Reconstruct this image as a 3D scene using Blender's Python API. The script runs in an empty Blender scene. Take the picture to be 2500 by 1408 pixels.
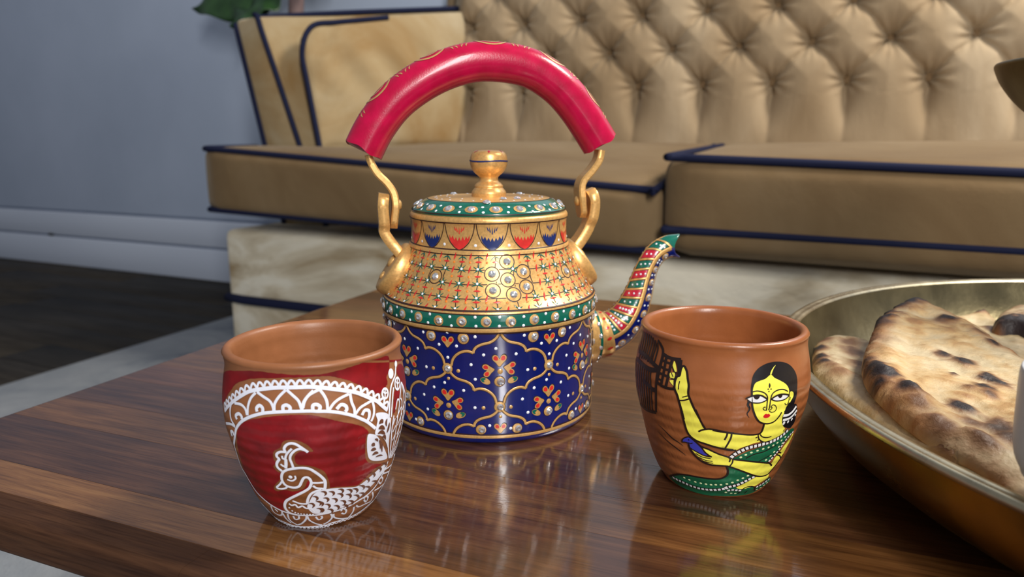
import bpy, bmesh, math, random
import numpy as np
from mathutils import Vector, Matrix
from mathutils.geometry import delaunay_2d_cdt

random.seed(7)
rng = np.random.default_rng(7)
SC = bpy.context.scene
COL = SC.collection
R_ = math.radians

# ------------------------------------------------------------------ camera, world, lights, exposure
FPX = 1750.0                       # focal length in pixels of the 2500 x 1408 photograph
PITCH = R_(11.5)
CAM_H = 0.175                      # camera height above the table top (table top is z = 0)
FLOOR_Z = -0.315
cam_d = bpy.data.cameras.new('camera')
cam_d.sensor_width = 36.0
cam_d.lens = 36.0 * FPX / 2500.0
cam_d.clip_start = 0.01
cam_d.dof.use_dof = True
cam_d.dof.focus_distance = 0.37
cam_d.dof.aperture_fstop = 9.5
cam = bpy.data.objects.new('camera', cam_d)
cam.location = (0, 0, CAM_H)
cam.rotation_euler = (math.pi / 2 - PITCH, 0, 0)
COL.objects.link(cam)
SC.camera = cam

world = bpy.data.worlds.new('room_ambient')
world.use_nodes = True
world.node_tree.nodes['Background'].inputs[0].default_value = (0.40, 0.43, 0.50, 1)
world.node_tree.nodes['Background'].inputs[1].default_value = 0.50
SC.world = world

def area(name, loc, target, sx, sy, power, color):
    l = bpy.data.lights.new(name, 'AREA')
    l.shape = 'RECTANGLE'; l.size = sx; l.size_y = sy
    l.energy = power; l.color = color
    o = bpy.data.objects.new(name, l)
    o.location = loc
    d = Vector(target) - Vector(loc)
    o.rotation_euler = d.to_track_quat('-Z', 'Y').to_euler()
    COL.objects.link(o)
    return o
# a bright narrow window and its dimmer neighbour behind the camera, a little to its right, and a ceiling lamp to the right
area('window_daylight', (0.62, -1.75, 0.75), (-0.0, 0.46, 0.75), 0.26, 2.3, 7.0, (0.93, 0.96, 1.0))
area('lit_window', (0.40, -1.10, 1.10), (-0.01, 0.46, 0.60), 0.19, 1.1, 36.0, (1.0, 0.96, 0.91))
area('ceiling_lamp', (1.45, 0.75, 1.85), (-0.2, 1.3, 0.0), 0.5, 0.5, 52.0, (1.0, 0.94, 0.85))

SC.view_settings.view_transform = 'Standard'
SC.view_settings.look = 'None'
SC.view_settings.gamma = 1.0
SC.view_settings.use_curve_mapping = False
SC.view_settings.exposure = 0.0

# ------------------------------------------------------------------ photograph geometry
ORG = np.array([0.0, 0.0, CAM_H])
def ray(u, v):
    dx = (u - 1250.0) / FPX; dy = (704.0 - v) / FPX
    return np.array([dx, math.cos(PITCH) + dy * math.sin(PITCH), -math.sin(PITCH) + dy * math.cos(PITCH)])
def on_z(u, v, z):
    d = ray(u, v); return ORG + d * ((z - CAM_H) / d[2])
class Frame:
    """a horizontal frame turned about z: t1 runs right, t2 runs away from the camera"""
    def __init__(s, deg):
        s.a = R_(deg)
        s.e1 = np.array([math.cos(s.a), math.sin(s.a), 0]); s.e2 = np.array([-math.sin(s.a), math.cos(s.a), 0])
    def w(s, t1, t2, z): return s.e1 * t1 + s.e2 * t2 + np.array([0, 0, z])
    def on_t2(s, u, v, t2):
        d = ray(u, v); p = ORG + d * (t2 / (d @ s.e2)); return np.array([p @ s.e1, p @ s.e2, p[2]])
TF = Frame(-22)      # the coffee table and the rug
SF = Frame(-25)      # the sofa and the wall

# ------------------------------------------------------------------ scene helpers
def tag(o, label=None, cat=None, group=None, kind=None):
    if label: o['label'] = label
    if cat: o['category'] = cat
    if group: o['group'] = group
    if kind: o['kind'] = kind
    return o
def empty(name, loc, rz=0.0, label=None, cat=None, group=None):
    o = bpy.data.objects.new(name, None)
    o.empty_display_size = 0.02
    o.location = loc; o.rotation_euler = (0, 0, rz)
    COL.objects.link(o)
    return tag(o, label, cat, group)
def link(name, me, parent=None, loc=None, rz=None):
    o = bpy.data.objects.new(name, me)
    COL.objects.link(o)
    if parent: o.parent = parent
    if loc is not None: o.location = loc
    if rz is not None: o.rotation_euler = (0, 0, rz)
    return o
class MB:
    """collects faces with material indices, builds one mesh"""
    def __init__(s): s.v = []; s.f = []; s.m = []; s.mats = []
    def mi(s, mat):
        if mat not in s.mats: s.mats.append(mat)
        return s.mats.index(mat)
    def add(s, verts, faces, mat=None):
        b = len(s.v); s.v.extend([tuple(map(float, p)) for p in verts])
        i = s.mi(mat) if mat is not None else 0
        for f in faces: s.f.append(tuple(b + k for k in f)); s.m.append(i)
        return b
    def build(s, name, parent=None, smooth=True, loc=None, rz=None, sharp=None):
        me = bpy.data.meshes.new(name)
        me.from_pydata(s.v, [], s.f)
        for m in s.mats: me.materials.append(m)
        if len(s.mats) > 1: me.polygons.foreach_set('material_index', s.m)
        me.polygons.foreach_set('use_smooth', [smooth] * len(s.f))
        me.update()
        if sharp: 
            bm = bmesh.new(); bm.from_mesh(me)
            for e in bm.edges:
                if len(e.link_faces) == 2 and e.calc_face_angle(0) > sharp: e.smooth = False
            bm.to_mesh(me); bm.free()
        return link(name, me, parent, loc, rz)
def catmull(p, n=8, closed=False):
    p = np.array(p, float)
    if len(p) < 3:
        return np.array([p[0] + (p[-1] - p[0]) * t for t in np.linspace(0, 1, n + 1)])
    out = []
    N = len(p)
    rngi = range(N if closed else N - 1)
    for i in rngi:
        if closed: a, b, c, d = p[(i - 1) % N], p[i], p[(i + 1) % N], p[(i + 2) % N]
        else: a, b, c, d = p[max(i - 1, 0)], p[i], p[i + 1], p[min(i + 2, N - 1)]
        for t in np.linspace(0, 1, n, endpoint=False):
            out.append(0.5 * ((2 * b) + (c - a) * t + (2 * a - 5 * b + 4 * c - d) * t * t + (3 * b - a - 3 * c + d) * t ** 3))
    if not closed: out.append(p[-1])
    return np.array(out)
def resample(p, n):
    p = np.array(p, float)
    d = np.r_[0, np.cumsum(np.linalg.norm(np.diff(p, axis=0), axis=1))]
    t = np.linspace(0, d[-1], n)
    return np.stack([np.interp(t, d, p[:, k]) for k in range(p.shape[1])], 1)
def lathe(mb, prof, n, mats, cap=False, th0=0.0):
    """prof: list of (r, z); mats: one material or one per segment; theta 0 faces -y"""
    a = np.linspace(0, 2 * math.pi, n, endpoint=False) + th0
    v = []
    for r, z in prof:
        for t in a: v.append((r * math.sin(t), -r * math.cos(t), z))
    b = len(mb.v); mb.v.extend([tuple(map(float, p)) for p in v])
    for i in range(len(prof) - 1):
        m = mats[i] if isinstance(mats, list) else mats
        k = mb.mi(m)
        for j in range(n):
            j2 = (j + 1) % n
            mb.f.append((b + i * n + j, b + i * n + j2, b + (i + 1) * n + j2, b + (i + 1) * n + j)); mb.m.append(k)
    return mb
def tube(mb, pts, rad, n, mat, cap=True, up=None):
    pts = np.array(pts, float); N = len(pts)
    rad = np.full(N, rad) if np.isscalar(rad) else np.array(rad)
    T = np.gradient(pts, axis=0); T /= np.linalg.norm(T, axis=1)[:, None] + 1e-12
    ref = np.array(up if up is not None else (0, 0, 1.0)); v = []
    prev = None
    for i in range(N):
        if prev is None:
            s = np.cross(T[i], ref)
            if np.linalg.norm(s) < 1e-3: s = np.cross(T[i], (1, 0, 0))
        else: s = prev - T[i] * (prev @ T[i])
        s /= np.linalg.norm(s); prev = s
        q = np.cross(s, T[i])
        for k in range(n):
            a = 2 * math.pi * k / n
            v.append(pts[i] + rad[i] * (math.cos(a) * s + math.sin(a) * q))
    f = []
    for i in range(N - 1):
        for k in range(n):
            k2 = (k + 1) % n
            f.append((i * n + k, i * n + k2, (i + 1) * n + k2, (i + 1) * n + k))
    if cap:
        f.append(tuple(range(n))[::-1]); f.append(tuple((N - 1) * n + k for k in range(n)))
    mb.add(v, f, mat)
def box_mesh(name, x0, x1, y0, y1, z0, z1, mat, bev=0.0, seg=2):
    bm = bmesh.new()
    bmesh.ops.create_cube(bm, size=1.0)
    for v in bm.verts:
        v.co = Vector(((x0 + x1) / 2 + v.co.x * (x1 - x0), (y0 + y1) / 2 + v.co.y * (y1 - y0), (z0 + z1) / 2 + v.co.z * (z1 - z0)))
    if bev: bmesh.ops.bevel(bm, geom=list(bm.edges), offset=bev, segments=seg, profile=0.5, affect='EDGES')
    me = bpy.data.meshes.new(name); bm.to_mesh(me); bm.free()
    if mat: me.materials.append(mat)
    if bev: me.polygons.foreach_set('use_smooth', [True] * len(me.polygons))
    return me
def grid_faces(nu, nv, off=0, wrap_u=False):
    f = []
    for i in range(nu if wrap_u else nu - 1):
        for j in range(nv - 1):
            a = i * nv + j; b = ((i + 1) % nu) * nv + j
            f.append((off + a, off + b, off + b + 1, off + a + 1))
    return f

# ------------------------------------------------------------------ materials
def srgb(r, g, b):
    f = lambda c: (c / 255.0) / 12.92 if c / 255.0 <= 0.04045 else ((c / 255.0 + 0.055) / 1.055) ** 2.4
    return (f(r), f(g), f(b), 1.0)
class NT:
    def __init__(s, name):
        s.mat = bpy.data.materials.new(name); s.mat.use_nodes = True
        s.t = s.mat.node_tree; s.b = s.t.nodes['Principled BSDF']; s._c = None
    def n(s, typ, **kw):
        x = s.t.nodes.new(typ)
        for k, v in kw.items():
            if k in x.inputs: x.inputs[k].default_value = v
            else: setattr(x, k, v)
        return x
    def l(s, a, b): s.t.links.new(a, b)
    def coord(s, scale=(1, 1, 1), rot=(0, 0, 0), loc=(0, 0, 0)):
        if s._c is None: s._c = s.n('ShaderNodeTexCoord')
        m = s.n('ShaderNodeMapping'); m.inputs['Scale'].default_value = scale; m.inputs['Rotation'].default_value = rot; m.inputs['Location'].default_value = loc
        s.l(s._c.outputs['Object'], m.inputs['Vector']); return m.outputs[0]
    def noise(s, vec, scale, detail=4, rough=0.55, dist=0.0):
        x = s.n('ShaderNodeTexNoise'); x.inputs['Scale'].default_value = scale; x.inputs['Detail'].default_value = detail
        x.inputs['Roughness'].default_value = rough; x.inputs['Distortion'].default_value = dist
        s.l(vec, x.inputs['Vector']); return x.outputs['Fac']
    def ramp(s, fac, stops, interp='LINEAR'):
        x = s.n('ShaderNodeValToRGB'); x.color_ramp.interpolation = interp
        while len(x.color_ramp.elements) < len(stops): x.color_ramp.elements.new(0.5)
        for e, (p, c) in zip(x.color_ramp.elements, stops): e.position = p; e.color = c
        s.l(fac, x.inputs['Fac']); return x.outputs['Color']
    def mix(s, fac, a, b, mode='MIX'):
        x = s.n('ShaderNodeMix', data_type='RGBA', blend_type=mode)
        for i, q in ((0, fac), (6, a), (7, b)):
            if hasattr(q, 'is_linked'): s.l(q, x.inputs[i])
            else: x.inputs[i].default_value = q
        return x.outputs[2]
    def math(s, op, a, b=0.0):
        x = s.n('ShaderNodeMath', operation=op)
        for i, q in ((0, a), (1, b)):
            if hasattr(q, 'is_linked'): s.l(q, x.inputs[i])
            else: x.inputs[i].default_value = q
        return x.outputs[0]
    def bump(s, h, strength=0.3, dist=0.001):
        x = s.n('ShaderNodeBump'); x.inputs['Strength'].default_value = strength; x.inputs['Distance'].default_value = dist
        s.l(h, x.inputs['Height']); s.l(x.outputs[0], s.b.inputs['Normal'])
    def set(s, color=None, rough=None, metal=None, **kw):
        for nm, q in (('Base Color', color), ('Roughness', rough), ('Metallic', metal)):
            if q is None: continue
            if hasattr(q, 'is_linked'): s.l(q, s.b.inputs[nm])
            else: s.b.inputs[nm].default_value = q
        for k, q in kw.items():
            k = k.replace('_', ' ')
            if hasattr(q, 'is_linked'): s.l(q, s.b.inputs[k])
            else: s.b.inputs[k].default_value = q
        return s.mat
def plain(name, col, rough=0.5, metal=0.0, **kw):
    t = NT(name); return t.set(col, rough, metal, **kw)

def paint(name, col, rough=0.35, var=0.12, coat=0.0, scale=260.0, ridges=False):
    """brushed-on paint: slight colour variation and fine relief"""
    t = NT(name)
    v = t.coord()
    f = t.noise(v, scale, 3)
    d = tuple(c * (1 - var) for c in col[:3]) + (1,); e = tuple(min(1, c * (1 + var)) for c in col[:3]) + (1,)
    c = t.ramp(f, [(0.3, d), (0.7, e)])
    if ridges: t.bump(ridge_height(t), 0.24, 0.0006)
    else: t.bump(f, 0.12, 0.0003)
    t.set(c, rough, 0.0)
    if coat: t.b.inputs['Coat Weight'].default_value = coat; t.b.inputs['Coat Roughness'].default_value = 0.06; t.b.inputs['Coat IOR'].default_value = 1.6
    return t.mat
def ridge_height(t):
    """throwing rings of a hand-turned clay cup, as relief"""
    z = t.coord(scale=(6, 6, 1))
    n1 = t.noise(z, 55, 2)
    s = t.n('ShaderNodeSeparateXYZ'); t.l(t.coord(), s.inputs[0])
    w = t.math('SINE', t.math('ADD', t.math('MULTIPLY', s.outputs[2], 1150.0), t.math('MULTIPLY', n1, 2.5)))
    # rings only on the belly: fade by height
    m = t.n('ShaderNodeMapRange'); m.inputs[1].default_value = 0.058; m.inputs[2].default_value = 0.070; m.inputs[3].default_value = 1.0; m.inputs[4].default_value = 0.0
    t.l(s.outputs[2], m.inputs[0])
    return t.math('MULTIPLY', w, m.outputs[0])

def gold(name, base=(0.76, 0.44, 0.15, 1), rough=0.33, metal=0.5, scale=700):
    t = NT(name); v = t.coord()
    f = t.noise(v, scale, 3)
    c = t.ramp(f, [(0.25, tuple(x * 0.82 for x in base[:3]) + (1,)), (0.75, tuple(min(1, x * 1.15) for x in base[:3]) + (1,))])
    r = t.n('ShaderNodeMapRange'); r.inputs[3].default_value = rough - 0.06; r.inputs[4].default_value = rough + 0.10; t.l(f, r.inputs[0])
    t.bump(f, 0.25, 0.0002)
    return t.set(c, r.outputs[0], metal)
M = {}
M['gold'] = gold('gold_enamel')
M['gold_line'] = gold('gold_paint', (0.66, 0.385, 0.13, 1), 0.38, 0.35)
M['gold_line'].node_tree.nodes['Principled BSDF'].inputs['Coat Weight'].default_value = 0.8
M['gold_line'].node_tree.nodes['Principled BSDF'].inputs['Coat Roughness'].default_value = 0.08
M['blue'] = paint('cobalt_enamel', (0.004, 0.012, 0.135, 1), 0.16, 0.08, 1.0)
M['green'] = paint('green_enamel', (0.004, 0.125, 0.085, 1), 0.2, 0.12, 0.5)
M['red'] = paint('red_enamel', (0.62, 0.025, 0.02, 1), 0.3, 0.15, 0.3)
M['crimson'] = paint('crimson_enamel', (0.50, 0.006, 0.035, 1), 0.22, 0.1, 0.5)
M['black'] = plain('black_line', (0.014, 0.008, 0.008, 1), 0.4)
M['brownline'] = plain('dark_brown_line', (0.035, 0.012, 0.008, 1), 0.4)
M['white'] = plain('white_enamel', (0.82, 0.86, 0.92, 1), 0.35)
M['orange'] = plain('orange_enamel', (0.80, 0.22, 0.02, 1), 0.4)
M['darkblue'] = plain('dark_blue_stroke', (0.006, 0.02, 0.13, 1), 0.35)
M['gem'] = plain('foil_backed_glass', (0.97, 0.98, 1.0, 1), 0.04, 0.8)
def pink_lacquer():
    t = NT('pink_lacquered_wood'); v = t.coord()
    f = t.noise(t.coord(scale=(1, 1, 1)), 900, 3)
    w = t.noise(v, 120, 3)
    c = t.ramp(w, [(0.3, (0.38, 0.0015, 0.034, 1)), (0.7, (0.51, 0.002, 0.052, 1))])
    t.bump(f, 0.25, 0.0003)
    return t.set(c, 0.26, 0.0, Specular_IOR_Level=0.35, Coat_Weight=0.15, Coat_Roughness=0.06)
M['pink'] = pink_lacquer()
def clay(name, c0, c1, rough=0.45, ridges=True):
    t = NT(name); v = t.coord()
    f = t.noise(v, 60, 4); g = t.noise(v, 900, 2)
    c = t.ramp(f, [(0.3, c0), (0.7, c1)])
    if ridges: t.bump(t.math('ADD', ridge_height(t), t.math('MULTIPLY', g, 0.25)), 0.24, 0.0006)
    else: t.bump(g, 0.15, 0.0003)
    return t.set(c, rough, 0.0, Specular_IOR_Level=0.5)
M['clay_l'] = clay('terracotta_matt', (0.235, 0.088, 0.032, 1), (0.30, 0.115, 0.045, 1), 0.42)
M['clay_r'] = clay('terracotta_glazed', (0.27, 0.085, 0.026, 1), (0.34, 0.112, 0.036, 1), 0.30)
M['cup_white'] = paint('white_cup_paint', (0.78, 0.80, 0.90, 1), 0.42, 0.04, ridges=False)
M['cup_red'] = paint('red_cup_paint', (0.20, 0.005, 0.008, 1), 0.38, 0.28, scale=90, ridges=True)
M['cup_bare'] = paint('bare_clay_patch', (0.20, 0.070, 0.022, 1), 0.45, 0.15, ridges=True)
M['cup_scale'] = plain('bare_clay_gap', (0.13, 0.045, 0.022, 1), 0.45)
M['skin_paint'] = paint('yellow_cup_paint', (0.93, 0.86, 0.10, 1), 0.33, 0.05, ridges=True)
M['cup_green'] = paint('green_cup_paint', (0.010, 0.125, 0.055, 1), 0.33, 0.1, ridges=True)
M['cup_black'] = paint('black_cup_paint', (0.010, 0.008, 0.010, 1), 0.33, 0.1, ridges=True)
M['cup_line'] = plain('black_cup_line', (0.016, 0.008, 0.007, 1), 0.38)
M['cup_pale'] = plain('pale_dot_paint', (0.72, 0.80, 0.45, 1), 0.4)
M['cup_lightwhite'] = plain('white_block_paint', (0.84, 0.83, 0.82, 1), 0.4)
M['cup_blue'] = plain('blue_bird_paint', (0.045, 0.05, 0.42, 1), 0.35)
M['cup_lip'] = plain('red_lip_paint', (0.62, 0.015, 0.02, 1), 0.35)

# ------------------------------------------------------------------ room materials
def wood(name, dark, mid, light, rough=0.30, s=1.0, off=0.0, coat=1.0):
    t = NT(name)
    v = t.coord(scale=(2.2 * s, 26 * s, 26 * s), loc=(off, off * 3, 0))
    g = t.noise(v, 6.0, 6, 0.62, 0.35)
    v2 = t.coord(scale=(7 * s, 240 * s, 240 * s), loc=(off, 0, 0))
    fine = t.noise(v2, 4.0, 4, 0.6)
    c = t.ramp(g, [(0.28, dark), (0.5, mid), (0.72, light)])
    pore = t.ramp(fine, [(0.36, (0.55, 0.5, 0.45, 1)), (0.52, (1, 1, 1, 1))])
    c2 = t.mix(0.75, c, pore, 'MULTIPLY')
    h = t.math('ADD', t.math('MULTIPLY', g, 0.5), fine)
    t.bump(h, 0.22, 0.00045)
    cb = t.n('ShaderNodeBump'); cb.inputs['Strength'].default_value = 0.10; cb.inputs['Distance'].default_value = 0.0004
    t.l(h, cb.inputs['Height']); t.l(cb.outputs[0], t.b.inputs['Coat Normal'])
    rr = t.n('ShaderNodeMapRange'); rr.inputs[3].default_value = rough + 0.10; rr.inputs[4].default_value = rough - 0.04; t.l(fine, rr.inputs[0])
    return t.set(c2, rr.outputs[0], 0.0, Specular_IOR_Level=0.15, Coat_Weight=coat, Coat_Roughness=0.07, Coat_IOR=1.55)
W = [wood('walnut_dark', (0.034, 0.013, 0.007, 1), (0.066, 0.026, 0.011, 1), (0.11, 0.046, 0.019, 1), off=1),
     wood('walnut_red', (0.050, 0.018, 0.009, 1), (0.098, 0.037, 0.016, 1), (0.15, 0.061, 0.027, 1), off=5),
     wood('walnut_mid', (0.056, 0.022, 0.008, 1), (0.118, 0.048, 0.015, 1), (0.185, 0.080, 0.025, 1), off=9),
     wood('walnut_amber', (0.095, 0.040, 0.013, 1), (0.18, 0.078, 0.024, 1), (0.26, 0.125, 0.042, 1), off=13)]
W_EDGE = wood('walnut_dull_edge', (0.030, 0.013, 0.008, 1), (0.055, 0.024, 0.012, 1), (0.085, 0.038, 0.018, 1), rough=0.55, off=3, coat=0.0)  # darker, rougher, uncoated walnut for the front strip, dulled to hold back its highlight
def velvet(name, c0, c1, c2, pscale=3.0, sheen=0.35, stretch=(1, 1, 1), lo=0.32, hi=0.68):
    t = NT(name)
    n1 = t.noise(t.coord(scale=stretch), pscale, 5, 0.6, 0.6)
    c = t.ramp(n1, [(lo, c0), (0.5, c1), (hi, c2)])
    fine = t.noise(t.coord(scale=(1, 1, 0.25)), 900, 2)
    wr = t.noise(t.coord(scale=stretch), 14, 4, 0.55, 0.4)
    t.bump(t.math('ADD', t.math('MULTIPLY', wr, 1.0), t.math('MULTIPLY', fine, 0.15)), 0.35, 0.01)
    return t.set(c, 0.85, 0.0, Specular_IOR_Level=0.15, Sheen_Weight=sheen, Sheen_Roughness=0.35, Sheen_Tint=(0.95, 0.88, 0.74, 1))
M['velvet_tan'] = velvet('tan_velvet', (0.27, 0.190, 0.108, 1), (0.35, 0.260, 0.160, 1), (0.44, 0.345, 0.23, 1), 4.0, 0.4, (1, 1, 0.35))
M['velvet_gold'] = velvet('golden_velvet', (0.30, 0.185, 0.075, 1), (0.38, 0.28, 0.150, 1), (0.45, 0.365, 0.235, 1), 5.0, 0.45, (1, 1, 0.8))
M['velvet_shaded'] = velvet('shaded_nap_velvet', (0.150, 0.092, 0.042, 1), (0.190, 0.124, 0.060, 1), (0.23, 0.158, 0.084, 1), 3.0, 0.2)  # sofa velvet in a darker copy: nap and shade of the cushion fronts in its colour
M['velvet_cream'] = velvet('worn_cream_velvet', (0.32, 0.235, 0.13, 1), (0.62, 0.55, 0.41, 1), (0.74, 0.69, 0.56, 1), 3.2, 0.3, (1, 1, 2.2), 0.36, 0.56)
M['piping'] = plain('navy_cord', (0.008, 0.011, 0.036, 1), 0.8, 0, Specular_IOR_Level=0.2)
M['button'] = velvet('button_velvet', (0.16, 0.10, 0.045, 1), (0.19, 0.12, 0.06, 1), (0.22, 0.15, 0.08, 1), 20)
def wall_paint():
    t = NT('grey_wall_paint'); v = t.coord()
    f = t.noise(v, 3.0, 4); g = t.noise(v, 160, 3)
    c = t.ramp(f, [(0.3, (0.46, 0.54, 0.68, 1)), (0.7, (0.51, 0.59, 0.74, 1))])
    t.bump(g, 0.15, 0.002); return t.set(c, 0.65)
M['wall'] = wall_paint()
M['trim'] = plain('satin_trim_paint', (0.58, 0.64, 0.75, 1), 0.45)
M['floorwood'] = wood('dark_oak_floor', (0.020, 0.017, 0.013, 1), (0.036, 0.030, 0.023, 1), (0.050, 0.042, 0.033, 1), 0.62, 0.35, 0.0, 0.0)
def rug_mat():
    t = NT('grey_woven_rug'); v = t.coord()
    a = t.noise(v, 5, 5, 0.65, 0.8); g = t.noise(v, 420, 2)
    c = t.ramp(a, [(0.3, (0.13, 0.15, 0.19, 1)), (0.46, (0.27, 0.29, 0.31, 1)), (0.7, (0.37, 0.38, 0.39, 1))])
    t.bump(g, 0.6, 0.003); return t.set(c, 0.95)
M['rug'] = rug_mat()

# ------------------------------------------------------------------ structure: wall, skirting, floor, rug
wall_t2 = 1.87
wo = SF.w(-1.0, wall_t2, FLOOR_Z)
w = link('wall_back', box_mesh('wall_back', -6.0, 3.8, 0.0, 0.12, 0, 2.35, M['wall']), None, wo, SF.a)
tag(w, 'plain pale blue grey wall behind the sofa', 'wall', kind='structure')
bb = empty('baseboard_back', wo, SF.a, 'tall grey painted skirting board in two steps along the wall', 'baseboard'); tag(bb, kind='structure')
link('lower_board', box_mesh('lower_board', -6.0, 3.8, -0.022, 0.0, 0, 0.115, M['trim'], 0.004), bb)
link('upper_board', box_mesh('upper_board', -6.0, 3.8, -0.020, 0.0, 0.122, 0.217, M['trim'], 0.004), bb)
link('plaster_skin', box_mesh('plaster_skin', -6.0, 3.8, -0.018, 0.0, 0.225, 2.35, M['wall'], 0.003), w)
sp = SF.on_t2(125, 572, wall_t2 - 0.02)
scuff = MB()
a = np.linspace(0, 2 * math.pi, 14, endpoint=False)
scuff.add([(sp[0] + 1.0 + 0.020 * math.cos(q) * (1 + .3 * math.sin(3 * q)), -0.0208, sp[2] - FLOOR_Z + 0.006 * math.sin(q)) for q in a], [tuple(range(14))], M['black'])
so = scuff.build('scuff_mark', bb)

floor_o = empty('floor', SF.w(-1.0, 0.6, FLOOR_Z), SF.a, 'dark brown wooden plank floor', 'floor'); tag(floor_o, kind='structure')
link('subfloor', box_mesh('subfloor', -6.0, 3.2, -2.4, 1.27, -0.03, -0.004, M['black']), floor_o)
pl_me = {}
row = 0
y = -2.4
while y < 1.26:
    x = -6.0 - random.random() * 0.9
    wd = min(0.125, 1.27 - y)
    key = round(wd, 4)
    if key not in pl_me: pl_me[key] = box_mesh('plank', 0, 1.2, 0, wd - 0.002, -0.004, 0, M['floorwood'], 0.001, 1)
    while x < 3.2:
        link('plank', pl_me[key], floor_o, (x, y, 0)); x += 1.202
    y += 0.125; row += 1

rg = link('rug', box_mesh('rug', 0, 2.75, 0, 1.95, 0, 0.008, M['rug'], 0.003), None, TF.w(-1.48, -0.35, FLOOR_Z), TF.a)
tag(rg, 'pale grey mottled rug lying under the table', 'rug')

# ------------------------------------------------------------------ coffee table
T_L, T_R, T_F, T_B = -0.475, 0.78, 0.197, 0.776
tab = empty('coffee_table', TF.w(0, 0.48, FLOOR_Z), TF.a, 'low glossy brown wooden coffee table made of joined strips', 'coffee table')
TH = 0.019
def tl(t1, t2, z): return (t1, t2 - 0.48, z - FLOOR_Z)
def board(x0, x1, y0, y1, mat, front=False, back=False, left=False):
    a = tl(x0, y0, -TH); b = tl(x1, y1, 0)
    bm = bmesh.new(); bmesh.ops.create_cube(bm, size=1.0)
    for v in bm.verts:
        v.co = Vector([(a[k] + b[k]) / 2 + v.co[k] * (b[k] - a[k]) for k in range(3)])
    def sel(ax, val): return [e for e in bm.edges if all(abs(v.co[ax] - val) < 1e-6 for v in e.verts)]
    if front:
        es = [e for e in sel(1, a[1]) if abs(e.verts[0].co.z - e.verts[1].co.z) < 1e-6]
        bmesh.ops.bevel(bm, geom=es, offset=0.0045, segments=4, profile=0.5, affect='EDGES')
    elif left:
        es = [e for e in sel(0, a[0]) if abs(e.verts[0].co.z - e.verts[1].co.z) < 1e-6]
        bmesh.ops.bevel(bm, geom=es, offset=0.003, segments=3, profile=0.5, affect='EDGES')
    else:
        pass
    me = bpy.data.meshes.new('board'); bm.to_mesh(me); bm.free(); me.materials.append(mat)
    o = link('board', me, tab); return o
ys = [T_F, 0.2165, 0.2415]
while ys[-1] < T_B - 0.06: ys.append(ys[-1] + random.choice((0.036, 0.044, 0.050)))
ys.append(T_B)
seq = [[0, 0, 0, 0], [3, 2, 2, 3], [0, 0, 2, 1], [2, 1, 3, 2], [0, 2, 1, 2], [1, 2, 3, 1]]
for i in range(len(ys) - 1):
    x = T_L; k = 0
    while x < T_R - 0.01:
        L = random.uniform(0.45, 0.85) if i > 1 else (0.245 if k == 0 and i == 0 else 0.5)
        x1 = min(T_R, x + L)
        if T_R - x1 < 0.1: x1 = T_R
        mt = W_EDGE if i == 0 else W[seq[i][min(k, 3)]] if i < len(seq) else W[random.choice((0, 1, 1, 2, 2, 3))]
        board(x, x1 - 0.0002, ys[i], ys[i + 1] - 0.0002, mt, front=(i == 0), left=(k == 0 and i > 0))
        x = x1; k += 1
for (x, y) in ((T_L + 0.10, T_F + 0.10), (T_R - 0.14, T_F + 0.10), (T_L + 0.10, T_B - 0.14), (T_R - 0.14, T_B - 0.14)):
    a = tl(x, y, 0)
    link('leg', box_mesh('leg', a[0], a[0] + 0.04, a[1], a[1] + 0.04, 0.008, -FLOOR_Z - TH, W[0], 0.003), tab)
for (x0, x1, y0, y1) in ((T_L + 0.10, T_R - 0.10, T_F + 0.11, T_F + 0.128), (T_L + 0.10, T_R - 0.10, T_B - 0.128, T_B - 0.11)):
    a = tl(x0, y0, 0); b = tl(x1, y1, 0)
    link('apron', box_mesh('apron', a[0], b[0], a[1], b[1], -FLOOR_Z - TH - 0.045, -FLOOR_Z - TH, W[0], 0.002), tab)

# ------------------------------------------------------------------ sofa
S0 = np.array([-1.245, 1.158, FLOOR_Z])          # front left foot of the sofa in the sofa frame
sofa = empty('sofa', SF.w(*S0), SF.a, 'tan velvet button tufted sofa with navy piping behind the table', 'sofa')
def sl(p): return np.array(p, float) - S0
SEAT = 0.172
bx = sl((-1.245, 1.158, FLOOR_Z + 0.008)); bx2 = sl((1.45, 1.84, -0.012))
link('base', box_mesh('base', bx[0], bx2[0], bx[1], bx2[1], bx[2], bx2[2], M['velvet_cream'], 0.018, 3), sofa)
mb = MB()
pz = -0.166 - FLOOR_Z
pts = [(0.01, 0.55, pz), (-0.004, 0.3, pz), (-0.004, 0.02, pz), (-0.002, 0.004, pz), (0.004, -0.004, pz), (0.02, -0.005, pz), (1.3, -0.005, pz), (2.68, -0.005, pz)]
tube(mb, resample(pts, 60), 0.0105, 8, M['piping'])
mb.build('base_piping', sofa)

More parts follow.
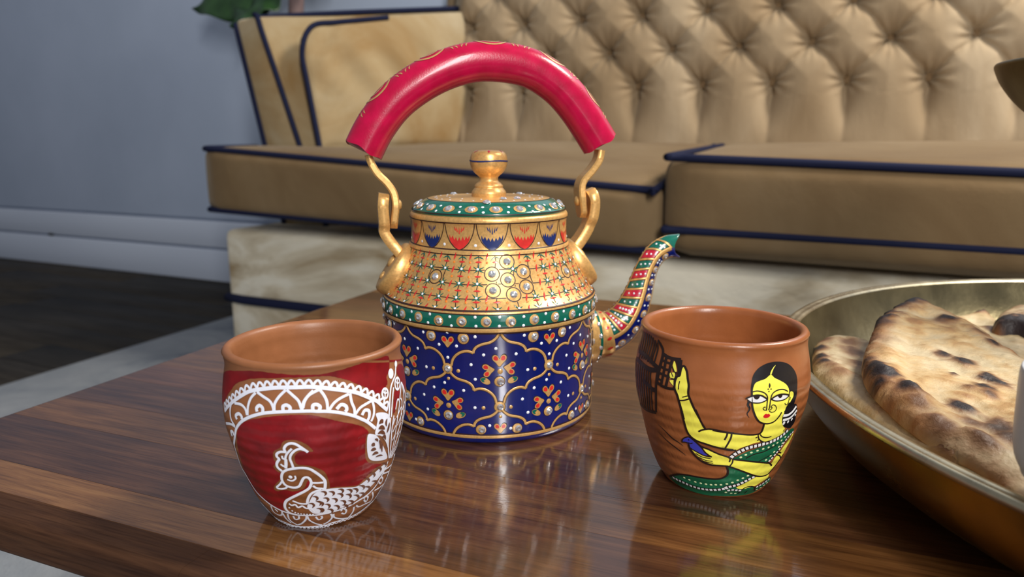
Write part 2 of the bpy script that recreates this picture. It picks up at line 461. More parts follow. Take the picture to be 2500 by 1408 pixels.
# tufted back
BT2 = 1.658
dx, zrow = 0.1445, {'A': 0.456, 'B': 0.381, 'C': 0.301, 'D': 0.531}
ctrA = SF.on_t2(1725, 15, BT2)[0]; ctrB = SF.on_t2(1795, 105, BT2)[0]
x0b = SF.on_t2(1141, 350, BT2)[0] - 0.045
dz = 0.0775
zA = 0.456
def tuft(x, z):
    """height of the padding in front of the back plane (m); buttons sit in the pits"""
    u = (x - ctrA) / dx; w_ = (z - zA) / (2 * dz)
    p = u + w_; q = u - w_
    hp = np.abs(np.sin(math.pi * p)); hq = np.abs(np.sin(math.pi * q))
    du0 = (p - np.round(p)); dq0 = (q - np.round(q))
    d0 = np.sqrt(((du0 + dq0) / 2 * dx) ** 2 + ((du0 - dq0) * dz) ** 2)
    dl = np.minimum(np.abs(du0), np.abs(dq0)) * 0.105
    dia = 0.046 * (1 - np.exp(-d0 / 0.022)) - 0.010 * np.exp(-(dl / 0.0042)) + 0.005 * np.minimum(hp, hq)
    zc = zA - 2 * dz
    sn = np.abs(np.sin(math.pi * u))
    xo = np.abs(u - np.round(u)) * dx
    g = 0.046 * (1 - np.exp(-xo / 0.022)) - 0.010 * np.exp(-(np.abs(u - np.round(u)) * 0.105 / 0.0042)) + 0.005 * sn
    fade = np.clip((zc - z) / 0.12, 0, 1); fade = fade * fade * (3 - 2 * fade)
    low = g * (1 - 0.9 * fade) + 0.040 * 0.9 * fade
    h = np.where(z < zc, low, dia)
    # radiating puckers round each button
    du = (p - np.round(p)); dq = (q - np.round(q))
    ex = (du + dq) / 2 * dx; ez = (du - dq) * dz
    d = np.sqrt(ex ** 2 + ez ** 2); ang = np.arctan2(ez, ex)
    near = np.where(z < zc - 0.03, 0.0, 1.0)
    return h + near * 0.0075 * np.cos(9 * ang + 3 * np.round(u)) * np.exp(-(d / 0.028) ** 2) * np.clip(d / 0.008, 0, 1)
nx, nz = 640, 150
xs = np.linspace(x0b, 1.42, nx); zs = np.linspace(0.10, 0.60, nz)
X, Z = np.meshgrid(xs, zs, indexing='ij')
Hh = tuft(X, Z)
edge = np.clip((X - x0b) / 0.05, 0, 1) ** 0.5
topr = np.clip((0.60 - Z) / 0.05, 0, 1) ** 0.5
botr = np.clip((Z - 0.10) / 0.05, 0, 1) ** 0.5
lean = (Z - 0.38) * 0.10
Y = BT2 + 0.018 + lean - Hh * edge * topr - 0.03 * (1 - np.clip(edge * topr, 0, 1)) * 0 + 0.02 * (1 - topr)
mb = MB()
V = np.stack([X - S0[0], Y - S0[1], Z - S0[2]], -1).reshape(-1, 3)
mb.add(V, grid_faces(nx, nz), M['velvet_tan'])
mb.build('tufted_back', sofa)
bk = sl((x0b - 0.06, BT2 + 0.075, -0.02)); bk2 = sl((1.45, 1.845, 0.60))
link('back_frame', box_mesh('back_frame', bk[0], bk2[0], bk[1], bk2[1], bk[2], bk2[2], M['velvet_tan'], 0.02, 3), sofa)
bm = bmesh.new(); bmesh.ops.create_uvsphere(bm, u_segments=14, v_segments=8, radius=0.010)
for v in bm.verts: v.co.y *= 0.5
bme = bpy.data.meshes.new('button'); bm.to_mesh(bme); bm.free(); bme.materials.append(M['button'])
bme.polygons.foreach_set('use_smooth', [True] * len(bme.polygons))
for r in range(-2, 2):
    z = zA + r * dz
    for k in range(-12, 14):
        x = ctrA + (k + (0.5 if r % 2 else 0.0)) * dx
        if x0b + 0.105 < x < 1.38:
            p = sl((x, BT2 + 0.018 + (z - 0.38) * 0.10 - 0.003, z))
            link('button', bme, sofa, tuple(p))

# left arm: raked block, padded inner face, navy cords
AF = 1.300
def at2(u, v, t2): return SF.on_t2(u, v, t2)
f_ob, f_ot, f_it, f_ib = at2(645, 345, AF), at2(572, 48, AF), at2(628, 40, AF), at2(730, 350, AF)
b_it, b_ib = at2(1132, 24, 1.67), at2(1140, 350, 1.67)
b_ot = b_it + np.array([-0.14, 0, -0.01]); b_ob = b_ib + np.array([-0.12, 0, 0])
def down(pb, pt, z):                       # carry an edge down to height z
    t = (z - pb[2]) / (pt[2] - pb[2]); return pb + (pt - pb) * t
f_ob2, f_ib2 = down(f_ob, f_ot, -0.02), down(f_ib, f_it, -0.02)
b_ob2, b_ib2 = down(b_ob, b_ot, -0.02), down(b_ib, b_it, -0.02)
bm = bmesh.new()
vv = [bm.verts.new(sl(p)) for p in (f_ob2, f_ib2, f_it, f_ot, b_ob2, b_ib2, b_it, b_ot)]
for f in ((0, 1, 2, 3), (5, 4, 7, 6), (4, 0, 3, 7), (1, 5, 6, 2), (3, 2, 6, 7), (4, 5, 1, 0)):
    bm.faces.new([vv[i] for i in f])
bmesh.ops.recalc_face_normals(bm, faces=bm.faces)
bmesh.ops.bevel(bm, geom=list(bm.edges), offset=0.010, segments=3, profile=0.5, affect='EDGES')
me = bpy.data.meshes.new('arm'); bm.to_mesh(me); bm.free(); me.materials.append(M['velvet_gold'])
me.polygons.foreach_set('use_smooth', [True] * len(me.polygons))
link('arm', me, sofa)
# padded inner face
p00, p01 = at2(778, 356, AF + 0.005), at2(722, 66, AF + 0.012)
p10, p11 = at2(1142, 350, 1.66), at2(1134, 30, 1.66)
def pad(u, v, out=0.0):
    top = 1.0 - 0.10 * np.clip(1 - u / 0.10, 0, 1) ** 2
    v = v * top
    sh = 0.03 * np.clip(1 - u / 0.16, 0, 1) ** 2 * np.clip((v - 0.75) / 0.25, 0, 1) ** 2
    uu = u + sh
    p = (p00 * (1 - uu) + p10 * uu) * (1 - v) + (p01 * (1 - uu) + p11 * uu) * v
    nrm = np.array([0.90, -0.40, 0.15]); nrm /= np.linalg.norm(nrm)
    b = (max(0.0, math.sin(math.pi * min(max(u, 0), 1))) ** 0.35) * (max(0.0, math.sin(math.pi * min(max(v * 0.97 + 0.015, 0), 1))) ** 0.35)
    wr = 0.0065 * math.sin(u * 26 + v * 9) * math.exp(-((v - 0.62) / 0.22) ** 2) + 0.0045 * math.sin(u * 40 - v * 22) * math.exp(-((u - 0.12) / 0.12) ** 2)
    return p + nrm * (0.030 * b + wr * b + out)
nu, nv = 60, 50
mb = MB()
mb.add([sl(pad(i / (nu - 1), -0.35 + 1.35 * j / (nv - 1))) for i in range(nu) for j in range(nv)], grid_faces(nu, nv), M['velvet_gold'])
mb.build('arm_pad', sofa)
def cord(name, pts, r=0.0062, n=50):
    mb = MB(); tube(mb, resample(catmull(pts, 10), n), r, 8, M['piping']); return mb.build(name, sofa)
cord('arm_piping', [sl(p) for p in (f_ob2, f_ob, (f_ob + f_ot) / 2, f_ot * 0.97 + f_ob * 0.03)])
cord('arm_piping', [sl(p) for p in (f_ib2, f_ib, (f_ib + f_it) / 2, f_it * 0.985 + f_ib * 0.015, f_it + np.array([0.0, 0.02, 0.001]), f_it * 0.6 + b_it * 0.4 + np.array([0, 0, 0.002]), b_it + np.array([0, 0, 0.004]))], n=90)
cord('arm_piping', [sl(pad(u, v, 0.004)) for u, v in ((0.0, -0.3), (0.0, 0.0), (0.0, 0.3), (0.0, 0.6), (0.0, 0.82), (0.005, 0.93), (0.03, 0.99), (0.09, 1.0), (0.2, 1.0), (0.35, 1.0), (0.5, 1.0))], n=90)

# seat cushions
def cushion(name, label, x0, x1, y0, y1, ztf, zbf, ear=None, fb=0.012, r=0.022, cord_b=0.006):
    """ztf / zbf: heights of the front top / bottom cord at the left and right end"""
    o = empty(name, SF.w((x0 + x1) / 2, y0, min(zbf)), SF.a, label, 'cushion', 'seat cushions on the sofa')
    L0 = np.array([(x0 + x1) / 2, y0, min(zbf)])
    lenx, leny = x1 - x0, y1 - y0
    def heights(x, y):
        t = np.clip((x - x0) / lenx, 0, 1); s_ = np.clip((y - y0) / 0.45, 0, 1)
        zt = ztf[0] + (ztf[1] - ztf[0]) * t
        zb = zbf[0] + (zbf[1] - zbf[0]) * t
        zt = zt + (SEAT - zt) * s_ ** 0.8
        return zt, zb
    def blk(mb, xa, xb, ya, yb, n=(60, 30, 10), crown=0.012):
        bm = bmesh.new(); bmesh.ops.create_cube(bm, size=2.0)
        bmesh.ops.subdivide_edges(bm, edges=bm.edges[:], cuts=22, use_grid_fill=True)
        bm.verts.ensure_lookup_table()
        vs = []
        for v in bm.verts:
            c = np.array(v.co)
            x = (xa + xb) / 2 + c[0] * (xb - xa) / 2; yv = (ya + yb) / 2 + c[1] * (yb - ya) / 2
            zt, zb = heights(x, yv); z = (zt + zb) / 2 + c[2] * (zt - zb) / 2
            lo = np.array([xa + r, ya + r, zb + r]); hi = np.array([xb - r, yb - r, zt - r])
            p = np.array([x, yv, z]); q = np.minimum(np.maximum(p, lo), hi); d = p - q; nd = np.linalg.norm(d)
            if nd > 1e-9: p = q + d / max(nd, r) * r if nd > r else p
            # soft crown on top, gentle bulge on the front
            fx, fy, fz = 1 - c[0] ** 2, 1 - c[1] ** 2, 1 - c[2] ** 2
            if c[2] > 0.95: p[2] += crown * fx * fy
            p[1] -= fb * max(0.0, fz) ** 0.5 * max(0.0, -c[1]) ** 6 * max(0.0, fx) ** 0.2
            p[0] += 0.004 * np.sign(c[0]) * max(0, fz) ** 0.5 * abs(c[0]) ** 8
            vs.append(p - L0)
        mb.add(vs, [tuple(v.index for v in f.verts) for f in bm.faces], M['velvet_shaded'])
        bm.free()
    mb = MB()
    if ear is not None:
        blk(mb, x0, x1, y0, ear[1]); blk(mb, ear[0], x1, y0 + 0.03, y1)
    else: blk(mb, x0, x1, y0, y1)
    mb.build('cushion_body', o)
    for which in (0, 1):
        pts = []
        e = 0.004
        path = [(x0 + e, (ear[1] if ear is not None else y1) - 0.02), (x0 + e, y0 + r), (x0 + r * 0.3, y0 + r * 0.3), (x0 + r, y0 + e)] + [(x0 + lenx * t, y0 + e) for t in (0.15, 0.3, 0.5, 0.7, 0.85)] + [(x1 - r, y0 + e), (x1 - r * 0.3, y0 + r * 0.3), (x1 - e, y0 + r), (x1 - e, y1 - 0.02)]
        for (x, yv) in path:
            zt, zb = heights(x, yv)
            pts.append(np.array([x, yv - (fb * 0.9 if which and cord_b > 0.02 and yv < y0 + 0.02 else 0.0), (zt - 0.004) if which == 0 else (zb + cord_b)]) - L0)
        mb = MB(); tube(mb, resample(catmull(pts, 8), 120), 0.0062, 8, M['piping']); mb.build('cushion_piping', o)
    return o
cushion('seat_cushion', 'shade-browned velvet seat cushion with navy piping behind the kettle, against the sofa arm', -1.238, -0.268, 1.112, 1.64, (0.167, 0.104), (0.030, 0.000), ear=(-0.985, 1.287))
cushion('seat_cushion', 'shade-browned velvet seat cushion with navy piping behind the platter, right of the cushion gap', -0.258, 0.72, 1.104, 1.64, (0.157, 0.122), (0.002, -0.008), fb=0.012, r=0.030, cord_b=0.042)

# ------------------------------------------------------------------ plant behind the sofa arm
def leaf_mat():
    t = NT('dark_green_leaf'); f = t.noise(t.coord(), 25, 4)
    c = t.ramp(f, [(0.3, (0.010, 0.035, 0.010, 1)), (0.7, (0.03, 0.085, 0.022, 1))]); return t.set(c, 0.4)
M['leaf'] = leaf_mat()
M['stem'] = plain('pinkish_bark', (0.20, 0.13, 0.12, 1), 0.7)
M['pot'] = plain('grey_plant_pot', (0.18, 0.18, 0.18, 1), 0.6)
PT2 = 1.735
pp = SF.on_t2(722, 20, PT2)
plant = empty('potted_plant', SF.w(pp[0], PT2, FLOOR_Z), SF.a, 'dark green large leaved plant rising behind the sofa arm', 'plant')
mb = MB(); lathe(mb, [(0.0, 0.0), (0.07, 0.0), (0.095, 0.20), (0.10, 0.21), (0.09, 0.205), (0.088, 0.19), (0.0, 0.185)], 28, M['pot']); mb.build('pot', plant)
mb = MB(); tube(mb, catmull([(0, 0, 0.18), (0.01, 0.0, 0.45), (-0.005, 0, 0.75), (0.0, 0, 0.86), (0.02, 0, 1.0)], 8), [0.022] * 33, 12, M['stem']); mb.build('stem', plant)
def leaf(base, tip, width, bend, roll=0.0, name='leaf'):
    base, tip = np.array(base, float), np.array(tip, float)
    ax = tip - base; L = np.linalg.norm(ax); ax /= L
    side = np.cross(ax, (0, -0.9, 0.5)); side /= np.linalg.norm(side); up = np.cross(side, ax)
    side = side * math.cos(roll) + up * math.sin(roll); up = np.cross(side, ax)
    nu, nv = 22, 11; vs = []
    for i in range(nu):
        t = i / (nu - 1); wv = width * (math.sin(math.pi * min(1, t * 0.97 + 0.03)) ** 0.75) * (1.15 - 0.4 * t)
        for j in range(nv):
            s_ = j / (nv - 1) * 2 - 1
            vs.append(base + ax * L * t + side * s_ * wv + up * (bend * math.sin(math.pi * t) - 0.18 * wv * abs(s_) + 0.012 * math.sin(t * 18) * abs(s_)))
    mb = MB(); mb.add(vs, grid_faces(nu, nv), M['leaf'])
    o = mb.build(name, plant)
    md = o.modifiers.new('thickness', 'SOLIDIFY'); md.thickness = 0.0012
    return o
def pl_loc(u, v, t2): p = SF.on_t2(u, v, t2); return p - np.array([pp[0], PT2, FLOOR_Z])
lb = pl_loc(700, -10, PT2); 
leaf(pl_loc(705, -30, PT2), pl_loc(468, 20, PT2 - 0.06), 0.075, 0.01, 0.15)
leaf(pl_loc(700, -20, PT2), pl_loc(560, 62, PT2 - 0.10), 0.06, 0.012, -0.2)
leaf(pl_loc(712, -60, PT2), pl_loc(560, -150, PT2 - 0.05), 0.08, 0.03, 0.4)
leaf(pl_loc(722, -60, PT2), pl_loc(860, -170, PT2 - 0.03), 0.08, 0.03, -0.3)
leaf(pl_loc(722, -90, PT2), pl_loc(730, -330, PT2 - 0.06), 0.08, 0.02, 0.1)

# ------------------------------------------------------------------ painting on curved surfaces
class Rev:
    """surface of revolution about a vertical axis; parameters (theta, s): theta 0 faces the camera side, s = arc length"""
    def __init__(s, prof, loc):
        p = np.array(prof, float); s.p = p; s.loc = np.array(loc, float)
        s.S = np.r_[0, np.cumsum(np.linalg.norm(np.diff(p, axis=0), axis=1))]
    def rz(s, q): return np.interp(q, s.S, s.p[:, 0]), np.interp(q, s.S, s.p[:, 1])
    def s_at_z(s, z): return float(np.interp(z, s.p[:, 1], s.S))
    def pn(s, th, q):
        r, z = s.rz(q); e = 4e-4
        r1, z1 = s.rz(q + e); r0, z0 = s.rz(q - e)
        tr, tz = r1 - r0, z1 - z0; L = math.hypot(tr, tz) + 1e-12
        nr, nz = tz / L, -tr / L
        st, ct = math.sin(th), -math.cos(th)
        return np.array([r * st, r * ct, z]), np.array([nr * st, nr * ct, nz])
    def hit(s, u, v):
        for k in range(60):
            h = s._hit(u, v)
            if h: return h
            ax = project(s.loc + np.array([0, 0, 0.05])); u += (ax[0] - u) * 0.006
        return (0.0, s.S[-1] / 2)
    def _hit(s, u, v):
        d = ray(u, v); o = ORG - s.loc; best = None
        for i in range(len(s.p) - 1):
            r0, z0 = s.p[i]; r1, z1 = s.p[i + 1]
            if abs(z1 - z0) < 1e-9:
                t = (z0 - o[2]) / d[2]; cand = [t]
            else:
                k = (r1 - r0) / (z1 - z0); c = r0 + k * (o[2] - z0)
                A = d[0] ** 2 + d[1] ** 2 - (k * d[2]) ** 2; B = 2 * (o[0] * d[0] + o[1] * d[1] - c * k * d[2]); C = o[0] ** 2 + o[1] ** 2 - c * c
                D = B * B - 4 * A * C
                if D < 0: continue
                cand = [(-B - math.sqrt(D)) / (2 * A), (-B + math.sqrt(D)) / (2 * A)]
            for t in cand:
                if t <= 0 or (best and t >= best[0]): continue
                p = o + d * t; rr = math.hypot(p[0], p[1])
                if abs(z1 - z0) < 1e-9:
                    if not (min(r0, r1) <= rr <= max(r0, r1)): continue
                    f = (rr - r0) / (r1 - r0)
                else:
                    f = (p[2] - z0) / (z1 - z0)
                    if not (-1e-6 <= f <= 1 + 1e-6): continue
                best = (t, math.atan2(p[0], -p[1]), s.S[i] + f * (s.S[i + 1] - s.S[i]))
        return None if best is None else (best[1], best[2])
def project(p):
    q = np.array(p, float) - ORG
    zc = q[1] * math.cos(PITCH) - q[2] * math.sin(PITCH); yc = q[1] * math.sin(PITCH) + q[2] * math.cos(PITCH)
    return 1250 + FPX * q[0] / zc, 704 - FPX * yc / zc
class Brush:
    """paint layers on one surface: strokes, dots and filled shapes as thin raised geometry"""
    def __init__(s, surf, parent): s.sf = surf; s.par = parent; s.mb = {}
    def m(s, part): 
        if part not in s.mb: s.mb[part] = MB()
        return s.mb[part]
    def stroke(s, part, mat, uv, w, off=0.0002, h=0.00008, taper=None, closed=False):
        P, Nn = [], []
        for th, q in uv:
            p, n = s.sf.pn(th, q); P.append(p); Nn.append(n)
        P = np.array(P); Nn = np.array(Nn); N = len(P)
        if N < 2: return
        T = (np.roll(P, -1, 0) - np.roll(P, 1, 0)) if closed else np.gradient(P, axis=0)
        T /= np.linalg.norm(T, axis=1)[:, None] + 1e-12
        S = np.cross(T, Nn); S /= np.linalg.norm(S, axis=1)[:, None] + 1e-12
        t = np.linspace(0, 1, N)
        if taper == 'leaf': wd = w * np.maximum(0.06, np.sin(math.pi * np.clip(t, 0.01, 0.99)) ** 0.8)
        elif taper == 'drop': wd = w * np.maximum(0.08, t ** 0.7 * (1 - t ** 8) ** 0.5)
        elif taper == 'tail': wd = w * np.maximum(0.08, (1 - t) ** 0.6)
        elif taper == 'ends': wd = w * np.clip(np.minimum(t, 1 - t) * 9, 0.25, 1)
        else: wd = np.full(N, w)
        v = []
        for i in range(N):
            v += [P[i] + S[i] * wd[i] / 2 + Nn[i] * off, P[i] + Nn[i] * (off + h), P[i] - S[i] * wd[i] / 2 + Nn[i] * off]
        f = []
        for i in range(N if closed else N - 1):
            a, b = 3 * i, 3 * ((i + 1) % N)
            f += [(a, b, b + 1, a + 1), (a + 1, b + 1, b + 2, a + 2)]
        s.m(part).add(v, f, mat)
    def dot(s, part, mat, uv, r, off=0.0002, h=0.00025, n=12, asp=1.0, rot=0.0):
        p, nn = s.sf.pn(*uv); e = np.cross((0, 0, 1.0), nn)
        if np.linalg.norm(e) < 1e-4: e = np.array([1.0, 0, 0])
        e /= np.linalg.norm(e); g = np.cross(nn, e)
        v = [p + nn * (off + h)]
        for rr, hh in ((0.6, 0.75), (1.0, 0.0)):
            for k in range(n):
                a = 2 * math.pi * k / n; x, y = r * rr * math.cos(a), r * rr * asp * math.sin(a)
                x, y = x * math.cos(rot) - y * math.sin(rot), x * math.sin(rot) + y * math.cos(rot)
                v.append(p + e * x + g * y + nn * (off + h * hh))
        f = [(0, 1 + k, 1 + (k + 1) % n) for k in range(n)] + [(1 + k, 1 + n + k, 1 + n + (k + 1) % n, 1 + (k + 1) % n) for k in range(n)]
        s.m(part).add(v, f, mat)
    def fill(s, part, mat, uv, off=0.0001, step=0.0018):
        uv = [tuple(x) for x in uv]
        r0 = np.mean([s.sf.rz(q)[0] for _, q in uv]) if isinstance(s.sf, Rev) else s.sf.r0
        P2 = np.array([(t * r0, q) for t, q in uv])
        keep = [0]
        for i in range(1, len(P2)):
            if np.linalg.norm(P2[i] - P2[keep[-1]]) > 1e-5: keep.append(i)
        P2 = P2[keep]
        # densify the border, add interior points
        B = []
        for i in range(len(P2)):
            a, b = P2[i], P2[(i + 1) % len(P2)]; n = max(1, int(np.linalg.norm(b - a) / step))
            for k in range(n): B.append(a + (b - a) * k / n)
        B = np.array(B); lo, hi = B.min(0), B.max(0)
        gx, gy = np.meshgrid(np.arange(lo[0] + step / 2, hi[0], step), np.arange(lo[1] + step / 2, hi[1], step))
        G = np.stack([gx.ravel(), gy.ravel()], 1)
        K = 1000.0
        allp = [Vector((p[0] * K, p[1] * K)) for p in np.r_[B, G]] if len(G) else [Vector((p[0] * K, p[1] * K)) for p in B]
        vo, _, fo, *_r = delaunay_2d_cdt(allp, [], [list(range(len(B)))], 1, 1e-5)
        vs = []
        for v in vo:
            p, n = s.sf.pn(v[0] / K / r0, v[1] / K); vs.append(p + n * off)
        fs = []
        for f in fo:
            a, b, c = (np.array(vo[f[k]]) for k in range(3))
            ar = (b[0] - a[0]) * (c[1] - a[1]) - (b[1] - a[1]) * (c[0] - a[0])
            fs.append(tuple(f) if ar > 0 else tuple(f[::-1]))
        s.m(part).add(vs, fs, mat)
    def px(s, pts, n=6, closed=False, smooth=True):
        """photograph pixels -> smooth curve -> surface parameters"""
        c = catmull(pts, n, closed) if smooth and len(pts) > 2 else (catmull(pts, n) if smooth else np.array(pts, float))
        return [s.sf.hit(u, v) for u, v in c]
    def build(s, stuff=()):
        for k, mb in s.mb.items():
            o = mb.build(k.split('#')[0], s.par)
            if k.split('#')[0] in stuff: o['kind'] = 'stuff'
def zoom(x0, y0, sc): return lambda pts: [(x0 + x / sc, y0 + y / sc) for x, y in pts]

# a cut glass stone, radius 1, lying on z = 0
def gem_mesh():
    n = 10; v = []; f = []
    for rr, zz, sh in ((1.0, 0.0, 0), (0.98, 0.22, 0.0), (0.58, 0.62, 0.5)):
        for k in range(n):
            a = 2 * math.pi * (k + sh) / n; v.append((rr * math.cos(a), rr * math.sin(a), zz))
    v.append((0, 0, 0.34))
    for k in range(n):
        k2 = (k + 1) % n
        f.append((k, k2, n + k2, n + k))
        f.append((n + k, n + k2, 2 * n + k)); f.append((n + k2, 2 * n + k2, 2 * n + k))
        f.append((2 * n + k, 2 * n + k2, 3 * n))
    me = bpy.data.meshes.new('rhinestone'); me.from_pydata(v, [], f); me.materials.append(M['gem']); me.update(); return me
GEM = gem_mesh()
def gem(parent, p, n, r, off=0.0003):
    z = Vector(n).normalized()
    q = z.to_track_quat('Z', 'Y')
    o = link('rhinestone', GEM, parent)
    o.rotation_mode = 'QUATERNION'
    o.rotation_quaternion = (q.to_matrix().to_4x4() @ Matrix.Rotation(random.random() * 6, 4, 'Z')).to_quaternion()
    o.location = Vector(p) + z * off
    o.scale = (r, r, r * 0.75)
    return o

# ------------------------------------------------------------------ kettle
KC = np.array([-0.0149, 0.4646, 0.0])
kettle = empty('painted_kettle', KC, 0, 'hand-painted blue and gold kettle with pink arched handle and curved spout', 'kettle')
PHI = R_(13)                                     # the handle and spout plane is turned a little away at the right
hdir = np.array([math.cos(PHI), math.sin(PHI), 0]); hn = np.array([-math.sin(PHI), math.cos(PHI), 0])
def on_h(u, v, off=0.0):                         # photograph pixel -> kettle-local point in the handle plane
    d = ray(u, v); t = ((KC + hn * off - ORG) @ hn) / (d @ hn); return ORG + d * t - KC
prof = [(0.0, 0.0), (0.0655, 0.0), (0.0672, 0.0016), (0.0680, 0.0045), (0.0684, 0.012), (0.0686, 0.03), (0.0686, 0.0672),
        (0.0693, 0.0684), (0.0696, 0.0700), (0.0697, 0.0750), (0.0694, 0.0795), (0.0684, 0.0812), (0.0668, 0.0822),
        (0.0630, 0.0880), (0.0588, 0.0950), (0.0548, 0.1030), (0.0522, 0.1090),
        (0.0517, 0.1098), (0.0517, 0.1124), (0.0507, 0.1132), (0.0503, 0.1145), (0.0501, 0.1200), (0.0500, 0.1262),
        (0.0503, 0.1278), (0.0508, 0.1292), (0.0507, 0.1308), (0.0500, 0.1320), (0.0485, 0.1326), (0.0460, 0.1326), (0.0455, 0.1290)]
bl, gr, go = M['blue'], M['green'], M['gold']
segm = [bl] * 7 + [go] + [gr] * 2 + [go] * 19
mb = MB(); lathe(mb, prof, 160, segm)
mb.build('body', kettle, sharp=R_(55))
KS = Rev(prof[1:], KC)
kb = Brush(KS, kettle)
sz = KS.s_at_z
def ring(part, mat, s_, w, off=0.0002, h=0.0001, n=160, br=kb, wob=0.0):
    th = np.linspace(0, 2 * math.pi, n, endpoint=False)
    br.stroke(part, mat, [(t, s_ + wob * math.sin(3 * t)) for t in th], w, off, h, closed=True)
def s_px(u, v): return KS.hit(u, v)[1]
# gold and dark lines round the body
sb0, sb1 = s_px(1215, 1066), s_px(1215, 807)
ring('gold_line', M['gold_line'], sb0, 0.0019, 0.0003, 0.0003)
ring('dark_line', M['brownline'], sb0 + 0.0014, 0.0007, 0.0002)
ring('gold_line', M['gold_line'], sb1, 0.0022, 0.0003, 0.0003)
ring('dark_line', M['brownline'], sb1 - 0.0017, 0.0009, 0.0002)
ring('dark_line', M['brownline'], sb1 + 0.0016, 0.0007, 0.0002)
s_bl = s_px(1215, 760)
ring('dark_line', M['brownline'], s_bl, 0.0012, 0.0002)
ring('dark_line', M['brownline'], s_px(1215, 768.5), 0.0006, 0.0002)
s_ct = s_px(1215, 623.5)
ring('dark_line', M['brownline'], s_ct, 0.0006, 0.0002)
s_nl = s_px(1200, 611.5)
ring('dark_line', M['brownline'], s_nl, 0.0008, 0.0002)
s_nt = s_px(1200, 546)
ring('dark_line', M['brownline'], s_nt, 0.0007, 0.0002)

# --- blue field: ogee lattice
NL = 7; HW = math.pi / NL
zk = zoom(1080, 780, 4.543)
def kz(x, y): return KS.hit(*zk([(x, y)])[0])
th0 = KS.hit(1221, 892)[0]
s_top = sb1 - 0.0016
s_bn = kz(650, 965)[1]
HH = (s_top - s_bn) / 2; s_mid = (s_top + s_bn) / 2
Q = [(0.015, 0.985), (0.07, 0.86), (0.18, 0.75), (0.34, 0.69), (0.44, 0.62), (0.49, 0.53), (0.50, 0.455)]
Q2 = [(0.50, 0.455), (0.60, 0.50), (0.72, 0.475), (0.83, 0.38), (0.90, 0.25), (0.93, 0.09)]
rows = [(0, s_mid), (1, s_mid - HH), (0, s_mid - 2 * HH)]
for k in range(NL):
    for par_, sm in rows:
        tc = th0 + (2 * k + par_) * HW
        for sgn in (-1, 1):
            for q_ in (Q, Q2):
                pts = catmull(q_, 6)
                uv = [(tc + sgn * x * HW, sm + y * HH) for x, y in pts]
                uv = [p for p in uv if p[1] > sb0 + 0.0006]
                if len(uv) > 2:
                    kb.stroke('dark_outline', M['brownline'], uv, 0.0021, 0.00012, 0.00003)
                    kb.stroke('gold_tracery', M['gold_line'], uv, 0.0014, 0.0002, 0.00035)
U = 0.00005
def motif(br, part, mat, uv, poly, off, smooth=4, sc=U):
    th, q = uv; r = br.sf.rz(q)[0]
    p = catmull(poly, smooth, True) if smooth else np.array(poly, float)
    br.fill(part, mat, [(th + x * sc / r, q - y * sc) for x, y in p], off, 0.0012)
def rotp(poly, deg, dx=0, dy=0, s=1.0):
    a = R_(deg); return [(s * (x * math.cos(a) - y * math.sin(a)) + dx, s * (x * math.sin(a) + y * math.cos(a)) + dy) for x, y in poly]
HEART = [(0, 75), (-40, 30), (-78, -10), (-80, -48), (-52, -68), (-20, -52), (0, -18), (22, -55), (54, -70), (82, -48), (78, -8), (42, 32)]
LOBE1 = [(-72, -12), (-74, -45), (-50, -60), (-26, -44), (-18, -8), (-40, 0)]
LOBE2 = [(72, -12), (76, -45), (54, -62), (28, -46), (22, -10), (44, 0)]
LEAF = [(-62, 0), (-40, -30), (0, -36), (45, -22), (62, 6), (40, 30), (0, 36), (-42, 26)]
def shift(uv, x, y):
    th, q = uv; return (th + x * U / 0.0686, q - y * U)
def set_gem(uv, r=0.0021, rg=0.0032, dx=-0.0006, par_=None, br=kb, dark=True):
    th, q = uv; rr = br.sf.rz(q)[0]
    if dark: br.dot('dark_outline', M['brownline'], (th + dx / rr, q), rg * 1.13, 0.00012, 0.0)
    br.dot('gold_setting', M['gold_line'], (th + dx / rr, q), rg, 0.00022, 0.0004, 14)
    p, n = br.sf.pn(th, q); gem(par_ or kettle, p, n, r, 0.0005)
def heart(part, uv, deg, s=1.0, red=True, rot_shift=(0, 0)):
    motif(kb, part, M['brownline'], uv, rotp(HEART, deg, *rot_shift, s * 1.12), 0.00012)
    motif(kb, part, M['gold_line'], uv, rotp(HEART, deg, *rot_shift, s), 0.00026)
    motif(kb, part, M['red'], uv, rotp(LOBE1, deg, *rot_shift, s * 0.92), 0.00038)
    motif(kb, part, M['red'], uv, rotp(LOBE2, deg, *rot_shift, s * 0.92), 0.00038)
def flower(c, idx):
    part = 'painted_flower#%d' % idx
    heart(part, c, 0, 0.98, rot_shift=(-8, -132))
    heart(part, c, -98, 0.92, rot_shift=(-135, -15))
    heart(part, c, 100, 0.92, rot_shift=(112, -38))
    kb.dot(part, M['gold_line'], c, 0.0016, 0.0002, 0.0004)
    for sg, x, y, a in ((-1, -172, 112, 25), (1, 148, 108, -25)):
        motif(kb, part, M['brownline'], c, rotp(LEAF, a, x, y, 1.1), 0.00012)
        motif(kb, part, M['gold_line'], c, rotp(LEAF, a, x, y), 0.00026)
        motif(kb, part, M['green'], c, rotp([(sg * 60, 0), (sg * 30, -30), (sg * 5, -24), (sg * 18, 4), (sg * 0, 14), (sg * 25, 26)], a, x, y), 0.0004)
    set_gem(shift(c, 5, 122), 0.0023, 0.0030)
fi = 0
